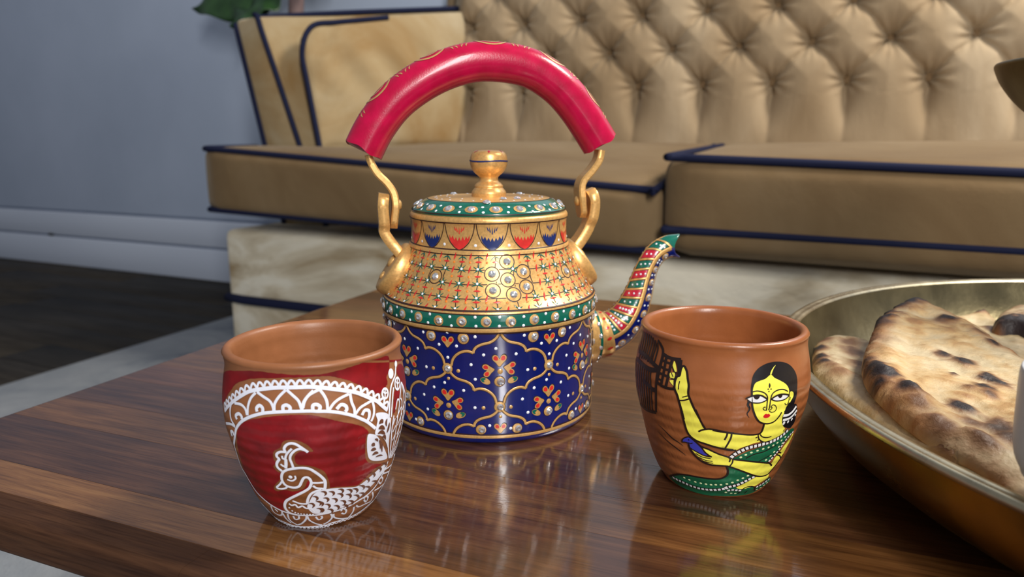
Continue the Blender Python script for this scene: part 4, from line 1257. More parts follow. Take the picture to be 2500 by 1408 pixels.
lowline = A1([(190, 1080)]) + A3([(50, 430), (120, 560), (200, 700), (280, 820), (380, 920), (480, 1000), (600, 1070), (700, 1110), (780, 1132), (900, 1152), (1100, 1152), (1280, 1125)]) + A4([(150, 1112), (300, 1070), (440, 1010), (560, 940), (680, 860), (780, 760), (850, 650), (900, 560), (950, 450), (975, 380)])
S('white_drawing', wh, lowline, 0.0010)
botline = A3([(330, 960), (430, 1080), (560, 1190), (680, 1250), (800, 1300), (920, 1318), (1100, 1314), (1280, 1290)]) + A4([(150, 1268), (400, 1190), (560, 1110), (700, 1000), (800, 900), (900, 750), (980, 600), (1050, 430), (1100, 280)])
S('white_drawing', wh, botline, 0.0009)
def scallops(path, step, hgt, sign, w):
    uv = b.px(path, 8); r0 = 0.041
    d = np.r_[0, np.cumsum([math.hypot((uv[i + 1][0] - uv[i][0]) * r0, uv[i + 1][1] - uv[i][1]) for i in range(len(uv) - 1)])]
    k = 0.0005
    while k + step < d[-1]:
        f = lambda x: (float(np.interp(x, d, [q[0] for q in uv])), float(np.interp(x, d, [q[1] for q in uv])))
        a, c = f(k), f(k + step); pts = []
        dx_, dy_ = (c[0] - a[0]) * r0, c[1] - a[1]; L = math.hypot(dx_, dy_) + 1e-9
        nx_, ny_ = -dy_ / L * sign, dx_ / L * sign
        for t in np.linspace(0, 1, 9):
            hh = hgt * math.sin(math.pi * t) ** 0.7
            pts.append((a[0] + (c[0] - a[0]) * t + nx_ * hh / r0, a[1] + dy_ * t + ny_ * hh))
        b.stroke('white_drawing', wh, pts, w, 0.00028, 0.0001); k += step * 0.98
scallops(arc_up, 0.0036, 0.0030, 1, 0.0011)
scallops(botline, 0.0034, 0.0016, -1, 0.0006)
for z, lst in ((A1, [[(150, 500), (135, 600), (150, 720), (205, 820)], [(200, 490), (290, 510), (350, 570), (375, 660)], [(385, 660), (390, 540), (430, 420), (500, 340)], [(520, 330), (600, 390), (700, 460), (745, 540), (755, 610)], [(765, 600), (770, 500), (830, 400), (930, 300)], [(940, 300), (1030, 380), (1110, 460), (1150, 570), (1150, 600)], [(1160, 590), (1180, 480), (1240, 390), (1320, 310)], [(80, 780), (150, 790), (210, 830)]]),
               (A2, [[(0, 560), (20, 470), (80, 380), (180, 320), (240, 295)], [(240, 300), (300, 380), (340, 470), (350, 580)], [(370, 590), (440, 490), (530, 420), (650, 360)], [(670, 350), (690, 470), (730, 570), (735, 660)], [(745, 650), (810, 560), (900, 500), (990, 450)], [(985, 450), (1010, 560), (1005, 660), (970, 750)]])):
    for l in lst: S('white_drawing', wh, z(l), 0.0012)
for z, lst in ((A1, [[(520, 610), (512, 560), (555, 522), (598, 560), (600, 620)], [(890, 590), (890, 535), (940, 518), (988, 550), (985, 600)], [(235, 720), (215, 670), (258, 640), (300, 680), (300, 720)], [(165, 960), (148, 900), (175, 900), (190, 950)]]),
               (A2, [[(140, 590), (140, 525), (190, 508), (242, 540), (232, 590)], [(480, 575), (540, 512), (608, 530), (622, 580), (600, 612)], [(840, 660), (880, 592), (938, 602), (942, 680), (920, 735)]])):
    for l in lst: S('white_drawing', wh, z(l), 0.0015)
# bird
for l, w_ in (([(690, 250), (670, 200), (700, 150), (760, 125), (830, 135), (900, 175), (960, 215), (1010, 250)], 0.0012), ([(960, 220), (890, 205), (820, 230), (765, 290), (755, 350), (780, 410), (800, 470)], 0.0011),
              ([(700, 250), (620, 245), (570, 270), (565, 310), (600, 350), (580, 380), (565, 420), (580, 470), (640, 520)], 0.0012), ([(690, 480), (690, 400), (690, 320), (720, 260), (780, 200)], 0.0010), ([(640, 300), (650, 340), (690, 350)], 0.0009), ([(620, 420), (660, 450), (700, 450)], 0.0009), ([(700, 480), (705, 420), (700, 350)], 0.0009),
              ([(720, 500), (800, 485), (920, 475), (1030, 490), (1120, 540), (1200, 600), (1250, 660), (1255, 740), (1240, 800)], 0.0013), ([(720, 500), (660, 530), (635, 590), (645, 660), (690, 720), (760, 750), (840, 755), (890, 730), (920, 670), (950, 620), (1000, 610), (1040, 640), (1060, 690)], 0.0012),
              ([(645, 660), (610, 710), (565, 755), (620, 775), (690, 765), (720, 735)], 0.0009), ([(822, 585), (832, 630), (780, 660), (715, 640)], 0.0008),
              ([(1060, 690), (1030, 760), (960, 810), (860, 860), (760, 910), (700, 950), (680, 1010), (700, 1070), (760, 1120), (850, 1145)], 0.0013), ([(1060, 690), (1150, 690), (1230, 682)], 0.0010), ([(1080, 730), (1130, 762), (1200, 770), (1240, 775)], 0.0010),
              ([(1000, 985), (1010, 920), (1050, 850), (1120, 810), (1200, 790)], 0.0012), ([(740, 985), (780, 1010), (830, 1000), (870, 1040), (930, 1020), (980, 1050), (1050, 1060), (1100, 1110)], 0.0009), ([(790, 945), (900, 985), (1000, 990)], 0.0009)):
    S('white_drawing', wh, A3(l), w_)
b.dot('white_drawing', wh, SL.hit(*A3([(760, 605)])[0]), 0.0009, 0.00028, 0.0001)
for i in range(9):
    x = 745 + 42 * i; y = 1045 + 95 * (1 - math.exp(-i / 1.6)); b.dot('white_drawing', wh, SL.hit(*A3([(x, y)])[0]), 0.00045, 0.00028, 0.0001, 8)
F('white_drawing', wh, Z5([(582, 1195), (608, 1150), (650, 1125), (700, 1116), (780, 1110), (860, 1104), (905, 1078), (960, 1032), (1030, 970), (1047, 982), (1000, 1048), (950, 1102), (900, 1152), (840, 1197), (760, 1237), (680, 1262), (610, 1265), (570, 1228)]), 0.00024)
for z, cs in ((A4, [(170, 840), (290, 870), (410, 880), (520, 890), (90, 930), (210, 940), (330, 970), (440, 970), (15, 990), (110, 1020), (240, 1040), (360, 1030), (150, 1090), (20, 1080), (300, 805), (420, 810), (505, 800), (600, 755), (670, 655), (750, 580), (840, 500), (915, 435), (680, 770), (780, 690), (600, 860)]), (A3, [(1110, 910), (1230, 840), (1060, 1010), (1160, 980), (1170, 1080)])):
    for (x, y) in cs:
        S('scale_marks', sc_m, z([(x - 42, y - 26), (x + 12, y - 26), (x + 36, y + 2), (x + 10, y + 34)]), 0.0012, 0.00036, 'leaf', 4, 0.00003)
# lower border
for z, lst in ((A3, [[(720, 1130), (740, 1200), (790, 1250), (860, 1290)], [(990, 1150), (980, 1210), (920, 1270), (860, 1290)], [(1000, 1160), (1030, 1220), (1120, 1270), (1210, 1290)], [(480, 1010), (520, 1100), (600, 1150), (640, 1140), (640, 1090)], [(540, 1060), (580, 1100)], [(650, 1120), (700, 1200), (770, 1260)],
                     [(800, 1160), (830, 1210), (880, 1200), (880, 1160)], [(1120, 1170), (1160, 1215), (1210, 1190), (1200, 1160)]]),
               (A4, [[(160, 1130), (180, 1180), (130, 1240), (60, 1280)], [(200, 1130), (210, 1180), (300, 1200), (400, 1190)], [(490, 1030), (480, 1090), (440, 1150), (400, 1190)], [(520, 1010), (560, 1030), (650, 990), (720, 960)], [(750, 820), (760, 880), (730, 950)], [(780, 800), (850, 760), (920, 700)],
                     [(310, 1090), (330, 1050), (380, 1080), (360, 1130), (310, 1120)], [(630, 920), (660, 880), (690, 900), (660, 960), (630, 930)], [(850, 640), (880, 610), (900, 640), (870, 700), (845, 680)], [(930, 500), (980, 470), (1050, 400)], [(900, 560), (960, 540), (1010, 520)]])):
    for l in lst: S('white_drawing', wh, z(l), 0.0009)
# leaves of the tail at the right
F('white_drawing', wh, A4([(690, 5), (676, 150), (688, 290), (720, 355), (800, 376), (925, 360), (965, 320), (935, 230), (885, 120), (820, 20), (750, -8)]), 0.00024)
F('white_drawing', wh, A5([(310, 805), (430, 795), (490, 850), (502, 1000), (484, 1110), (468, 1260), (440, 1180), (380, 1100), (300, 1082), (318, 960), (330, 890)]), 0.00024)
for l, w_ in (([(735, 150), (760, 140), (785, 160)], 0.0020), ([(728, 225), (765, 208), (805, 212)], 0.0018), ([(748, 295), (790, 262), (838, 265)], 0.0017), ([(795, 318), (850, 296), (900, 296)], 0.0010), ([(845, 75), (870, 130), (862, 205)], 0.0015), ([(905, 110), (885, 170), (890, 250)], 0.0013), ([(785, 62), (815, 70), (832, 95)], 0.0012)):
    S('scale_marks', sc_m, A4(l), w_, 0.00036, 'leaf', 4, 0.00003)
for l, w_ in (([(350, 945), (380, 905), (400, 930)], 0.0022), ([(340, 1008), (380, 985), (425, 1012)], 0.0021), ([(330, 1070), (380, 1045), (430, 1080)], 0.0018), ([(385, 1110), (420, 1105), (435, 1150)], 0.0015), ([(455, 870), (440, 920), (448, 975)], 0.0014), ([(485, 920), (470, 1000), (452, 1060)], 0.0016)):
    S('scale_marks', sc_m, A5(l), w_, 0.00036, 'leaf', 4, 0.00003)
for l, w_ in (([(570, 110), (567, 200), (560, 300), (530, 380), (505, 460), (492, 600), (486, 740), (480, 850)], 0.0010), ([(540, 460), (530, 560), (520, 700), (510, 850)], 0.0009),
              ([(490, 1390), (505, 1200), (520, 1000), (545, 830)], 0.0008), ([(490, 1390), (540, 1200), (580, 950), (600, 800), (618, 660), (592, 620), (568, 750)], 0.0008), ([(500, 1390), (560, 1200), (610, 1000), (640, 800), (650, 650), (630, 600)], 0.0008),
              ([(500, 1390), (590, 1180), (640, 1000), (668, 800), (676, 600), (658, 450), (642, 400), (630, 520), (620, 620)], 0.0009), ([(510, 1390), (600, 1200), (650, 1050), (680, 880), (694, 600), (676, 480), (645, 400)], 0.0010),
              ([(480, 1390), (470, 1200), (490, 1000), (500, 860)], 0.0008), ([(560, 870), (530, 960)], 0.0008), ([(570, 960), (530, 1050)], 0.0008), ([(560, 1080), (525, 1160)], 0.0008), ([(640, 720), (580, 860)], 0.0008), ([(650, 800), (590, 960)], 0.0008), ([(640, 920), (580, 1080)], 0.0008), ([(620, 1040), (560, 1180)], 0.0008), ([(685, 650), (655, 760)], 0.0008), ([(680, 760), (645, 900)], 0.0008)):
    S('white_drawing', wh, A5(l), w_)
def oval(z, cx, cy, rx, ry): return z([(cx + rx * math.cos(a), cy + ry * math.sin(a)) for a in np.linspace(0, 2 * math.pi, 14, endpoint=False)])
F('white_drawing', wh, oval(A5, 505, 280, 33, 68), 0.00024)
for cx, cy, rx, ry in ((590, 412, 32, 78), (428, 542, 38, 66)):
    b.stroke('white_drawing', wh, b.px(oval(A5, cx, cy, rx, ry), 3, True), 0.0010, 0.00028, 0.0001, closed=True)
    S('white_drawing', wh, A5([(cx - rx * .6, cy - ry * .4), (cx, cy), (cx + rx * .6, cy - ry * .2)]), 0.0007); S('white_drawing', wh, A5([(cx, cy - ry), (cx, cy + ry)]), 0.0007)
F('white_drawing', wh, oval(A5, 570, 152, 16, 42), 0.00024)
b.build()

# --- right cup: woman with a raised arm, a bird in her hand and a cage
b = Brush(SR, cupR)
ZF = zoom(1790, 860, 6.4); ZC = zoom(1540, 800, 6.4); ZB = zoom(1590, 1000, 6.4); ZS = zoom(1740, 1020, 7.041)
Y_, K_, G_, L_ = M['skin_paint'], M['cup_black'], M['cup_green'], M['cup_line']
# cage
def C(l, w_=0.0009, n=5): S('cage_drawing', L_, ZC(l), w_, 0.00022, None, n, 0.00005)
for l, w_ in (([(430, 190), (480, 270), (510, 350), (500, 450), (470, 560), (440, 640), (420, 720), (405, 850), (400, 1000), (400, 1310)], 0.0014), ([(510, 405), (600, 462), (700, 488), (790, 497)], 0.0016), ([(785, 500), (775, 600), (755, 740)], 0.0018), ([(420, 850), (500, 910), (600, 945), (680, 952)], 0.0014),
              ([(565, 450), (545, 560), (520, 700), (480, 890)], 0.0015), ([(655, 490), (620, 620), (590, 760), (550, 925)], 0.0015), ([(520, 405), (490, 520), (460, 640), (430, 780), (418, 850)], 0.0014), ([(500, 500), (560, 535), (650, 565)], 0.0011), ([(480, 600), (540, 645), (630, 665)], 0.0012), ([(450, 700), (520, 735), (600, 765)], 0.0012), ([(430, 790), (500, 830)], 0.001),
              ([(130, 360), (250, 440), (340, 540), (430, 625)], 0.0022), ([(95, 480), (220, 600), (330, 655), (430, 655)], 0.0024), ([(190, 820), (290, 900), (340, 955), (395, 975)], 0.0024), ([(140, 1180), (220, 1260), (300, 1300), (400, 1322)], 0.0016),
              ([(420, 230), (432, 320), (400, 450), (372, 545)], 0.0010), ([(385, 190), (398, 300), (352, 450), (338, 560)], 0.0011), ([(350, 150), (368, 270), (325, 440), (305, 550)], 0.0010), ([(320, 120), (335, 240), (290, 420), (268, 530)], 0.0011), ([(290, 100), (300, 220), (255, 400), (232, 500)], 0.0011), ([(262, 85), (268, 210), (225, 390), (200, 490)], 0.0011), ([(235, 70), (235, 200), (195, 380), (168, 480)], 0.0012), ([(210, 60), (200, 200), (160, 380), (130, 470)], 0.0013), ([(190, 45), (172, 200), (130, 370)], 0.0013), ([(175, 20), (150, 180), (112, 350)], 0.0013),
              ([(320, 680), (308, 800), (320, 900), (330, 1100), (342, 1300)], 0.0011), ([(285, 670), (272, 800), (284, 950), (300, 1280)], 0.0011), ([(250, 650), (238, 800), (250, 1000), (270, 1270)], 0.0012), ([(215, 630), (202, 800), (212, 1000), (238, 1250)], 0.0012), ([(180, 600), (168, 800), (180, 1000), (208, 1230)], 0.0013), ([(150, 580), (138, 800), (152, 1020), (180, 1210)], 0.0013), ([(120, 560), (108, 800), (126, 1050), (156, 1190)], 0.0013), ([(95, 520), (84, 780), (104, 1020), (130, 1150)], 0.0013), ([(75, 480), (66, 760), (84, 980)], 0.0013)):
    C(l, w_)
F('cage_drawing', L_, ZC([(640, 478), (720, 486), (790, 492), (780, 600), (760, 735), (735, 730), (732, 640), (715, 560), (690, 512), (660, 510)]), 0.00018)
# raised arm
F('skin', Y_, ZC([(690, 930), (700, 830), (720, 770), (760, 740), (790, 640), (815, 605), (845, 620), (870, 680), (885, 780), (905, 880), (900, 960), (900, 1040), (920, 1100), (960, 1200), (1060, 1400)]) + ZB([(780, 215), (830, 296)]) + ZS([(-10, 205), (100, 222), (250, 247), (400, 266), (600, 280), (760, 288), (800, 330), (810, 400), (700, 430), (600, 470), (480, 510), (400, 548), (300, 545), (200, 525), (100, 502), (0, 480)]) + ZB([(1140, 600), (1000, 570), (850, 520), (700, 460), (620, 400), (570, 320), (520, 180), (480, 0)]) + ZC([(790, 1250), (750, 1110), (730, 1040)]), 0.0002, n=3)
for poly in ([(665, 570), (685, 518), (705, 560), (722, 680), (690, 692), (664, 600)], [(640, 700), (690, 702), (697, 770), (660, 792), (620, 770), (614, 712)], [(612, 822), (690, 822), (690, 915), (650, 880)]): F('skin', Y_, ZC(poly), 0.0003, n=3)
OUT = 'outline'
def O(z, l, w_=0.00085, off=0.00032): S(OUT, L_, z(l), w_, off, None, 5, 0.00004)
O(ZC, [(690, 800), (690, 940), (730, 1040), (750, 1110), (790, 1250), (835, 1420)], 0.0011); O(ZB, [(472, -10), (510, 150), (560, 320), (620, 410), (720, 480), (860, 530), (1000, 575), (1140, 603), (1280, 618)], 0.0010); O(ZS, [(40, 488), (100, 505), (200, 530), (300, 548), (400, 548)], 0.0009)
O(ZC, [(845, 598), (880, 680), (895, 800), (910, 900), (902, 1020), (930, 1110), (1000, 1270), (1080, 1415)], 0.0011); O(ZB, [(695, -8), (780, 180), (850, 296)], 0.0010)
O(ZC, [(690, 930), (700, 830), (730, 760), (770, 742), (790, 650), (815, 600), (850, 600)], 0.0010)
O(ZB, [(740, 335), (790, 312), (850, 300), (930, 296), (1060, 320), (1180, 345), (1290, 358)], 0.0009); O(ZS, [(0, 203), (120, 228), (330, 256), (600, 283), (760, 275), (830, 240), (868, 150), (880, 90)], 0.0009)
O(ZB, [(1190, 350), (1180, 400), (1145, 465)]); O(ZB, [(1255, 360), (1245, 430), (1200, 520), (1150, 600)])
O(ZC, [(755, 1130), (830, 1130), (915, 1105)], 0.0007); O(ZC, [(810, 1080), (890, 1060)], 0.0005); O(ZC, [(770, 830), (755, 890), (750, 960)], 0.0005); O(ZC, [(640, 790), (690, 795), (720, 690)], 0.0007); O(ZC, [(655, 600), (690, 690), (720, 690)], 0.0006); O(ZC, [(640, 700), (665, 765)], 0.0005)
# sari over the shoulder
F('sari', G_, ZS([(355, 700), (420, 655), (560, 588), (760, 515), (900, 470), (1050, 410), (1200, 320), (1290, 235), (1345, 178), (1392, 190), (1330, 300), (1200, 450), (1080, 610), (940, 752), (700, 735), (500, 715)]), 0.0002)
# neck, face, hair
F('hair', K_, ZF([(290, 440), (300, 390), (330, 320), (400, 240), (500, 180), (600, 150), (700, 142), (800, 155), (880, 195), (940, 260), (980, 340), (997, 440), (995, 560), (985, 680), (960, 760), (950, 800), (972, 798), (990, 825), (992, 900), (975, 1000), (950, 1090), (910, 1150), (880, 1180), (820, 1170), (770, 1140), (755, 1080), (740, 1000), (760, 900), (600, 700), (300, 720), (280, 650), (275, 560)]), 0.0002)
F('skin', Y_, ZF([(485, 1080), (470, 1180), (440, 1240), (400, 1285), (385, 1310), (430, 1370), (500, 1385), (600, 1365), (700, 1330), (770, 1290), (800, 1190), (770, 1140), (755, 1080), (765, 1000), (790, 930), (700, 960), (600, 1040)]), 0.00026)
F('skin', Y_, ZF([(580, 348), (500, 410), (400, 447), (350, 472), (320, 520), (303, 600), (300, 720), (305, 850), (325, 940), (360, 1020), (410, 1075), (500, 1100), (580, 1095), (660, 1050), (730, 980), (790, 920), (820, 850), (860, 780), (875, 700), (870, 620), (850, 540), (800, 480), (700, 425), (640, 395)]), 0.0003)
F('skin', Y_, ZF([(880, 622), (902, 604), (932, 625), (930, 680), (900, 740), (868, 785), (862, 700)]), 0.00033)
S('skin', Y_, ZF([(655, 200), (625, 240), (595, 300), (580, 350)]), 0.0010, 0.0003, 'drop')
D = 0.0004
O(ZF, [(290, 560), (292, 720), (300, 850), (325, 940), (360, 1020), (410, 1078), (480, 1103), (560, 1102), (640, 1067), (710, 992), (750, 928)], 0.0008, D)
S(OUT, L_, ZF([(560, 475), (563, 515), (560, 556)]), 0.0009, D, 'leaf')
for p in ((540, 572), (585, 570), (552, 607)): b.dot(OUT, L_, SR.hit(*ZF([p])[0]), 0.00038, D, 0.00003, 8)
for l in ([(305, 612), (370, 600), (450, 615), (505, 648), (530, 695), (526, 760), (518, 850), (512, 896)], [(848, 606), (780, 576), (700, 582), (635, 615), (598, 660), (577, 740), (562, 850), (545, 896)]): O(ZF, l, 0.0006, D)
for l in ([(520, 897), (480, 895), (462, 870), (480, 850), (500, 852)], [(560, 898), (588, 880), (600, 856), (580, 845)], [(580, 850), (610, 815), (650, 825), (668, 870), (640, 915), (590, 930), (555, 908)], [(868, 650), (860, 740), (840, 800), (812, 812), (798, 785)], [(886, 690), (875, 740)], [(870, 600), (866, 660)]): O(ZF, l, 0.00045, D)
F('eye', M['cup_lightwhite'], ZF([(222, 718), (270, 690), (350, 665), (420, 670), (480, 700), (520, 722), (480, 750), (420, 775), (330, 780), (270, 765), (235, 738)]), 0.00042, step=0.001)
F('eye', M['cup_lightwhite'], ZF([(596, 722), (650, 682), (720, 657), (790, 652), (860, 662), (820, 710), (750, 740), (670, 746), (620, 738)]), 0.00042, step=0.001)
F('eye', L_, ZF([(312, 672), (360, 664), (408, 672), (402, 700), (378, 726), (345, 728), (320, 706)]), 0.00050, step=0.001); F('eye', L_, ZF([(688, 662), (722, 655), (757, 655), (750, 690), (722, 708), (696, 690)]), 0.00050, step=0.001)
for l in ([(195, 717), (250, 690), (350, 663), (430, 668), (490, 700), (527, 724)], [(585, 724), (640, 685), (710, 655), (790, 648), (862, 660)]): O(ZF, l, 0.0008, 0.00056)
for l in ([(222, 735), (270, 770), (340, 783), (420, 779), (490, 752), (527, 724)], [(585, 724), (650, 750), (740, 744), (810, 716), (862, 664)]): O(ZF, l, 0.0006, 0.00056)
F('lips', M['cup_lip'], ZF([(465, 992), (490, 960), (512, 952), (526, 960), (546, 952), (572, 976), (555, 1000), (520, 1018), (480, 1016)]), 0.00042, step=0.001)
S('hair', K_, ZF([(245, 762), (230, 820), (256, 870), (236, 920), (216, 960), (250, 1018)]), 0.0012, 0.0002, 'tail')
for l in ([(775, 985), (850, 973), (920, 920), (978, 838)], [(768, 1052), (850, 1035), (920, 985), (988, 898)]): S('hair_ornament', M['cup_lightwhite'], ZF(l), 0.0013, 0.0003)
for x, y, r in ((785, 1100, 28), (850, 1078, 23), (908, 1040, 22), (963, 975, 18)): b.dot('hair_ornament', M['cup_lightwhite'], SR.hit(*ZF([(x, y)])[0]), r / 6.4 * 0.000185 * 1.05, 0.0003, 0.0001, 10, 1.2)
for l in ([(415, 1272), (450, 1310), (520, 1322), (590, 1305)], [(385, 1285), (400, 1345), (460, 1388), (560, 1388)], [(345, 1328), (372, 1316)], [(370, 1368), (396, 1356)], [(790, 1195), (775, 1230)]): O(ZF, l, 0.0006, D)
# lower arm, hand and bird
F('skin', Y_, ZB([(640, 610), (760, 680), (940, 728), (860, 660), (815, 600), (900, 625), (1050, 690), (1200, 735), (1240, 775)]) + ZS([(330, 705), (600, 735), (900, 762), (990, 780), (1060, 680), (1150, 570), (1250, 430), (1340, 310), (1372, 250), (1360, 310), (1285, 450), (1200, 610), (1080, 790), (960, 940), (900, 972), (830, 985), (740, 975), (600, 935), (450, 880), (280, 822)]) + ZB([(1200, 865), (1050, 855), (900, 830), (780, 760), (690, 680)]), 0.00028, n=3)
F('bird', M['cup_blue'], ZB([(490, 485), (515, 448), (550, 430), (600, 430), (650, 465), (710, 520), (770, 580), (800, 620), (835, 670), (895, 702), (830, 702), (760, 668), (680, 628), (620, 590), (590, 540), (560, 512), (535, 492), (515, 502)]), 0.00036, step=0.001)
O(ZB, [(492, 500), (493, 458), (540, 425), (600, 422), (700, 502), (800, 600), (880, 692), (945, 728), (830, 708), (700, 642), (610, 582), (588, 520), (530, 497), (492, 500)], 0.0006, D); b.dot(OUT, L_, SR.hit(*ZB([(590, 462)])[0]), 0.0004, 0.00045, 0.00003, 8); O(ZB, [(585, 505), (620, 520), (650, 510)], 0.0005, D)
O(ZB, [(590, 540), (620, 620), (700, 722), (800, 802), (920, 850), (1050, 862), (1200, 872)], 0.0009, D); O(ZS, [(270, 820), (400, 865), (600, 940), (730, 986), (830, 992), (920, 967), (980, 912), (1100, 765), (1200, 615)], 0.0009, D)
O(ZB, [(690, 482), (780, 562), (900, 612), (1050, 682), (1200, 732), (1240, 768)], 0.0009, D); O(ZS, [(350, 702), (600, 732), (900, 763), (970, 770), (1005, 812)], 0.0009, D)
for l in ([(700, 675), (800, 730), (930, 755)], [(740, 730), (850, 780), (960, 797)], [(800, 790), (900, 815), (970, 827)]): O(ZB, l, 0.0005, D)
for l in ([(345, 702), (335, 760), (290, 822)], [(300, 702), (285, 748)], [(1090, 625), (1140, 640), (1160, 682)], [(1120, 580), (1165, 592)]): O(ZS, l, 0.0007, D)
# skirt
F('sari', G_, ZB([(290, 1038), (420, 1010), (560, 1015), (700, 1040), (850, 1062), (1000, 1072), (1110, 1056), (1180, 1005), (1190, 940), (1185, 880)]) + ZS([(300, 845), (450, 895), (640, 955), (740, 990), (650, 1060), (520, 1130), (400, 1180), (520, 1215), (600, 1190), (700, 1175), (740, 1175), (850, 1110), (930, 1040), (985, 1010), (985, 1060), (930, 1120), (800, 1210), (650, 1290), (480, 1325), (200, 1338), (0, 1326)]) + ZB([(1000, 1345), (800, 1315), (600, 1255), (450, 1185), (350, 1115)]), 0.0002, n=3)
F('skin', Y_, ZS([(735, 990), (830, 985), (950, 945), (945, 1010), (880, 1060), (800, 1110), (720, 1160), (640, 1180), (520, 1212), (400, 1192), (520, 1130), (650, 1060)]), 0.00026, n=3)
def border(path, n, w_, fill=0.66, off=0.00034):
    uv = b.px(path, 8)
    P = np.array([b.sf.pn(*q)[0] for q in uv]); d = np.r_[0, np.cumsum(np.linalg.norm(np.diff(P, axis=0), axis=1))]; d /= d[-1]
    g = lambda t: (float(np.interp(t, d, [q[0] for q in uv])), float(np.interp(t, d, [q[1] for q in uv])))
    b.stroke('border_black', L_, [g(t) for t in np.linspace(0, 1, 60)], w_ * 1.45, off - 0.00003, 0.0)
    for i in range(n):
        b.stroke('border_blocks', M['cup_lightwhite'], [g(t) for t in np.linspace((i + 0.5 - fill / 2) / n, (i + 0.5 + fill / 2) / n, 4)], w_, off + 0.00004, 0.00003)
border(ZS([(305, 680), (385, 612), (480, 562), (600, 508), (740, 473), (870, 438), (980, 408), (1080, 362), (1170, 308), (1240, 248), (1292, 196)]), 16, 0.0017)
border(ZS([(945, 750), (1020, 670), (1090, 590), (1150, 510), (1210, 420), (1270, 340), (1330, 270), (1378, 222)]), 11, 0.0011)
border(ZB([(335, 1042), (400, 1078), (500, 1124), (590, 1164), (680, 1198), (800, 1228), (930, 1240), (1050, 1238), (1180, 1215)]) + ZS([(200, 1192), (320, 1165), (430, 1135), (540, 1085), (640, 1035), (722, 992)]), 23, 0.0015)
border(ZS([(730, 1185), (810, 1145), (880, 1100), (972, 1032)]), 5, 0.0012); border(ZS([(240, 1240), (330, 1225), (400, 1230), (490, 1238)]), 4, 0.0012)
for z, l in ((ZS, [(480, 670), (565, 628), (660, 588), (765, 555), (862, 525), (955, 500), (1035, 465), (1105, 420), (1175, 380), (1240, 320), (910, 715), (990, 645), (1050, 575), (1130, 490), (1190, 430), (240, 1125), (335, 1102), (427, 1062), (515, 1027), (600, 985), (225, 1270), (315, 1285), (385, 1288), (752, 1220), (817, 1190), (872, 1150), (925, 1105)]), (ZB, [(520, 1055), (598, 1088), (690, 1120), (775, 1142), (855, 1155), (935, 1165), (1008, 1165), (1088, 1165), (1180, 1152)])):
    for p in l: b.dot('pale_dots', M['cup_pale'], SR.hit(*z([p])[0]), 0.00068, 0.0003, 0.0001, 10, 0.85)
O(ZB, [(285, 1034), (420, 1003), (560, 1012), (700, 1038), (850, 1062), (1000, 1075), (1110, 1060), (1188, 1008), (1198, 940), (1180, 878)], 0.0010)
O(ZS, [(570, 685), (700, 620), (850, 580), (960, 530), (1080, 460)], 0.0006); O(ZS, [(790, 735), (900, 680), (1000, 620)], 0.0005); O(ZS, [(430, 1290), (540, 1195), (640, 1168), (710, 1180), (712, 1240)], 0.0007); O(ZS, [(540, 1290), (590, 1240)], 0.0005)
S(OUT, L_, ZB([(110, 225), (200, 310), (330, 440), (420, 500), (510, 565)]), 0.0007, 0.00015, 'leaf'); S(OUT, L_, ZB([(100, 330), (250, 480), (400, 600), (550, 710)]), 0.0007, 0.00015, 'leaf')
b.build(stuff=('pale_dots', 'border_blocks'))

# ------------------------------------------------------------------ brass platter
def brass(name, base, rough, sc=30, bump_=0.15, metal=1.0, dark=0.6):
    t = NT(name); v = t.coord()
    a = t.noise(v, sc, 5, 0.6, 0.4); g = t.noise(v, 240, 3)
    c = t.ramp(a, [(0.3, tuple(x * dark for x in base[:3]) + (1,)), (0.7, base)])
    r = t.n('ShaderNodeMapRange'); r.inputs[3].default_value = rough - 0.08; r.inputs[4].default_value = rough + 0.12; t.l(a, r.inputs[0])
    t.bump(t.math('ADD', a, t.math('MULTIPLY', g, 0.4)), bump_, 0.002)
    return t.set(c, r.outputs[0], metal)
M['brass_in'] = brass('dull_brass_inside', (0.36, 0.30, 0.165, 1), 0.40, 26, 0.30)
M['brass_out'] = brass('warm_brass_outside', (0.62, 0.38, 0.07, 1), 0.22, 16, 0.10)
M['brass_rim'] = brass('brass_rim', (0.60, 0.51, 0.33, 1), 0.26, 40, 0.08)
M['brass_aged'] = brass('aged_dark_brass', (0.26, 0.18, 0.075, 1), 0.40, 22, 0.12)
PC = np.array([0.459, 0.340, 0.0])
plat = empty('brass_platter', PC, 0, 'wide round brass platter holding flatbreads, right of the cups', 'platter')
po = [(0.0, 0.0), (0.240, 0.0), (0.258, 0.0022), (0.272, 0.008), (0.284, 0.017), (0.2935, 0.029), (0.2995, 0.042), (0.3018, 0.0490)]
pr = [(0.3045, 0.0492), (0.3060, 0.0502), (0.3060, 0.0520), (0.3045, 0.0532), (0.3025, 0.0530), (0.3015, 0.0524), (0.3000, 0.0530), (0.2980, 0.0528), (0.2968, 0.0515)]
pi = [(0.2950, 0.0450), (0.2890, 0.0320), (0.2790, 0.0200), (0.2660, 0.0110), (0.2500, 0.0055), (0.2300, 0.0032), (0.0, 0.0028)]
mb = MB(); lathe(mb, po, 160, M['brass_out']); mb.build('platter_shell', plat)
mb = MB(); lathe(mb, [po[-1]] + pr, 160, M['brass_rim']); mb.build('rolled_rim', plat)
mb = MB(); lathe(mb, [pr[-1]] + pi, 160, M['brass_in']); mb.build('platter_inside', plat)
inner_r = np.array([p[0] for p in [pr[-1]] + pi])[::-1]; inner_z = np.array([p[1] for p in [pr[-1]] + pi])[::-1]
def wall_z(x, y): return np.interp(np.hypot(x - PC[0], y - PC[1]), inner_r, inner_z)

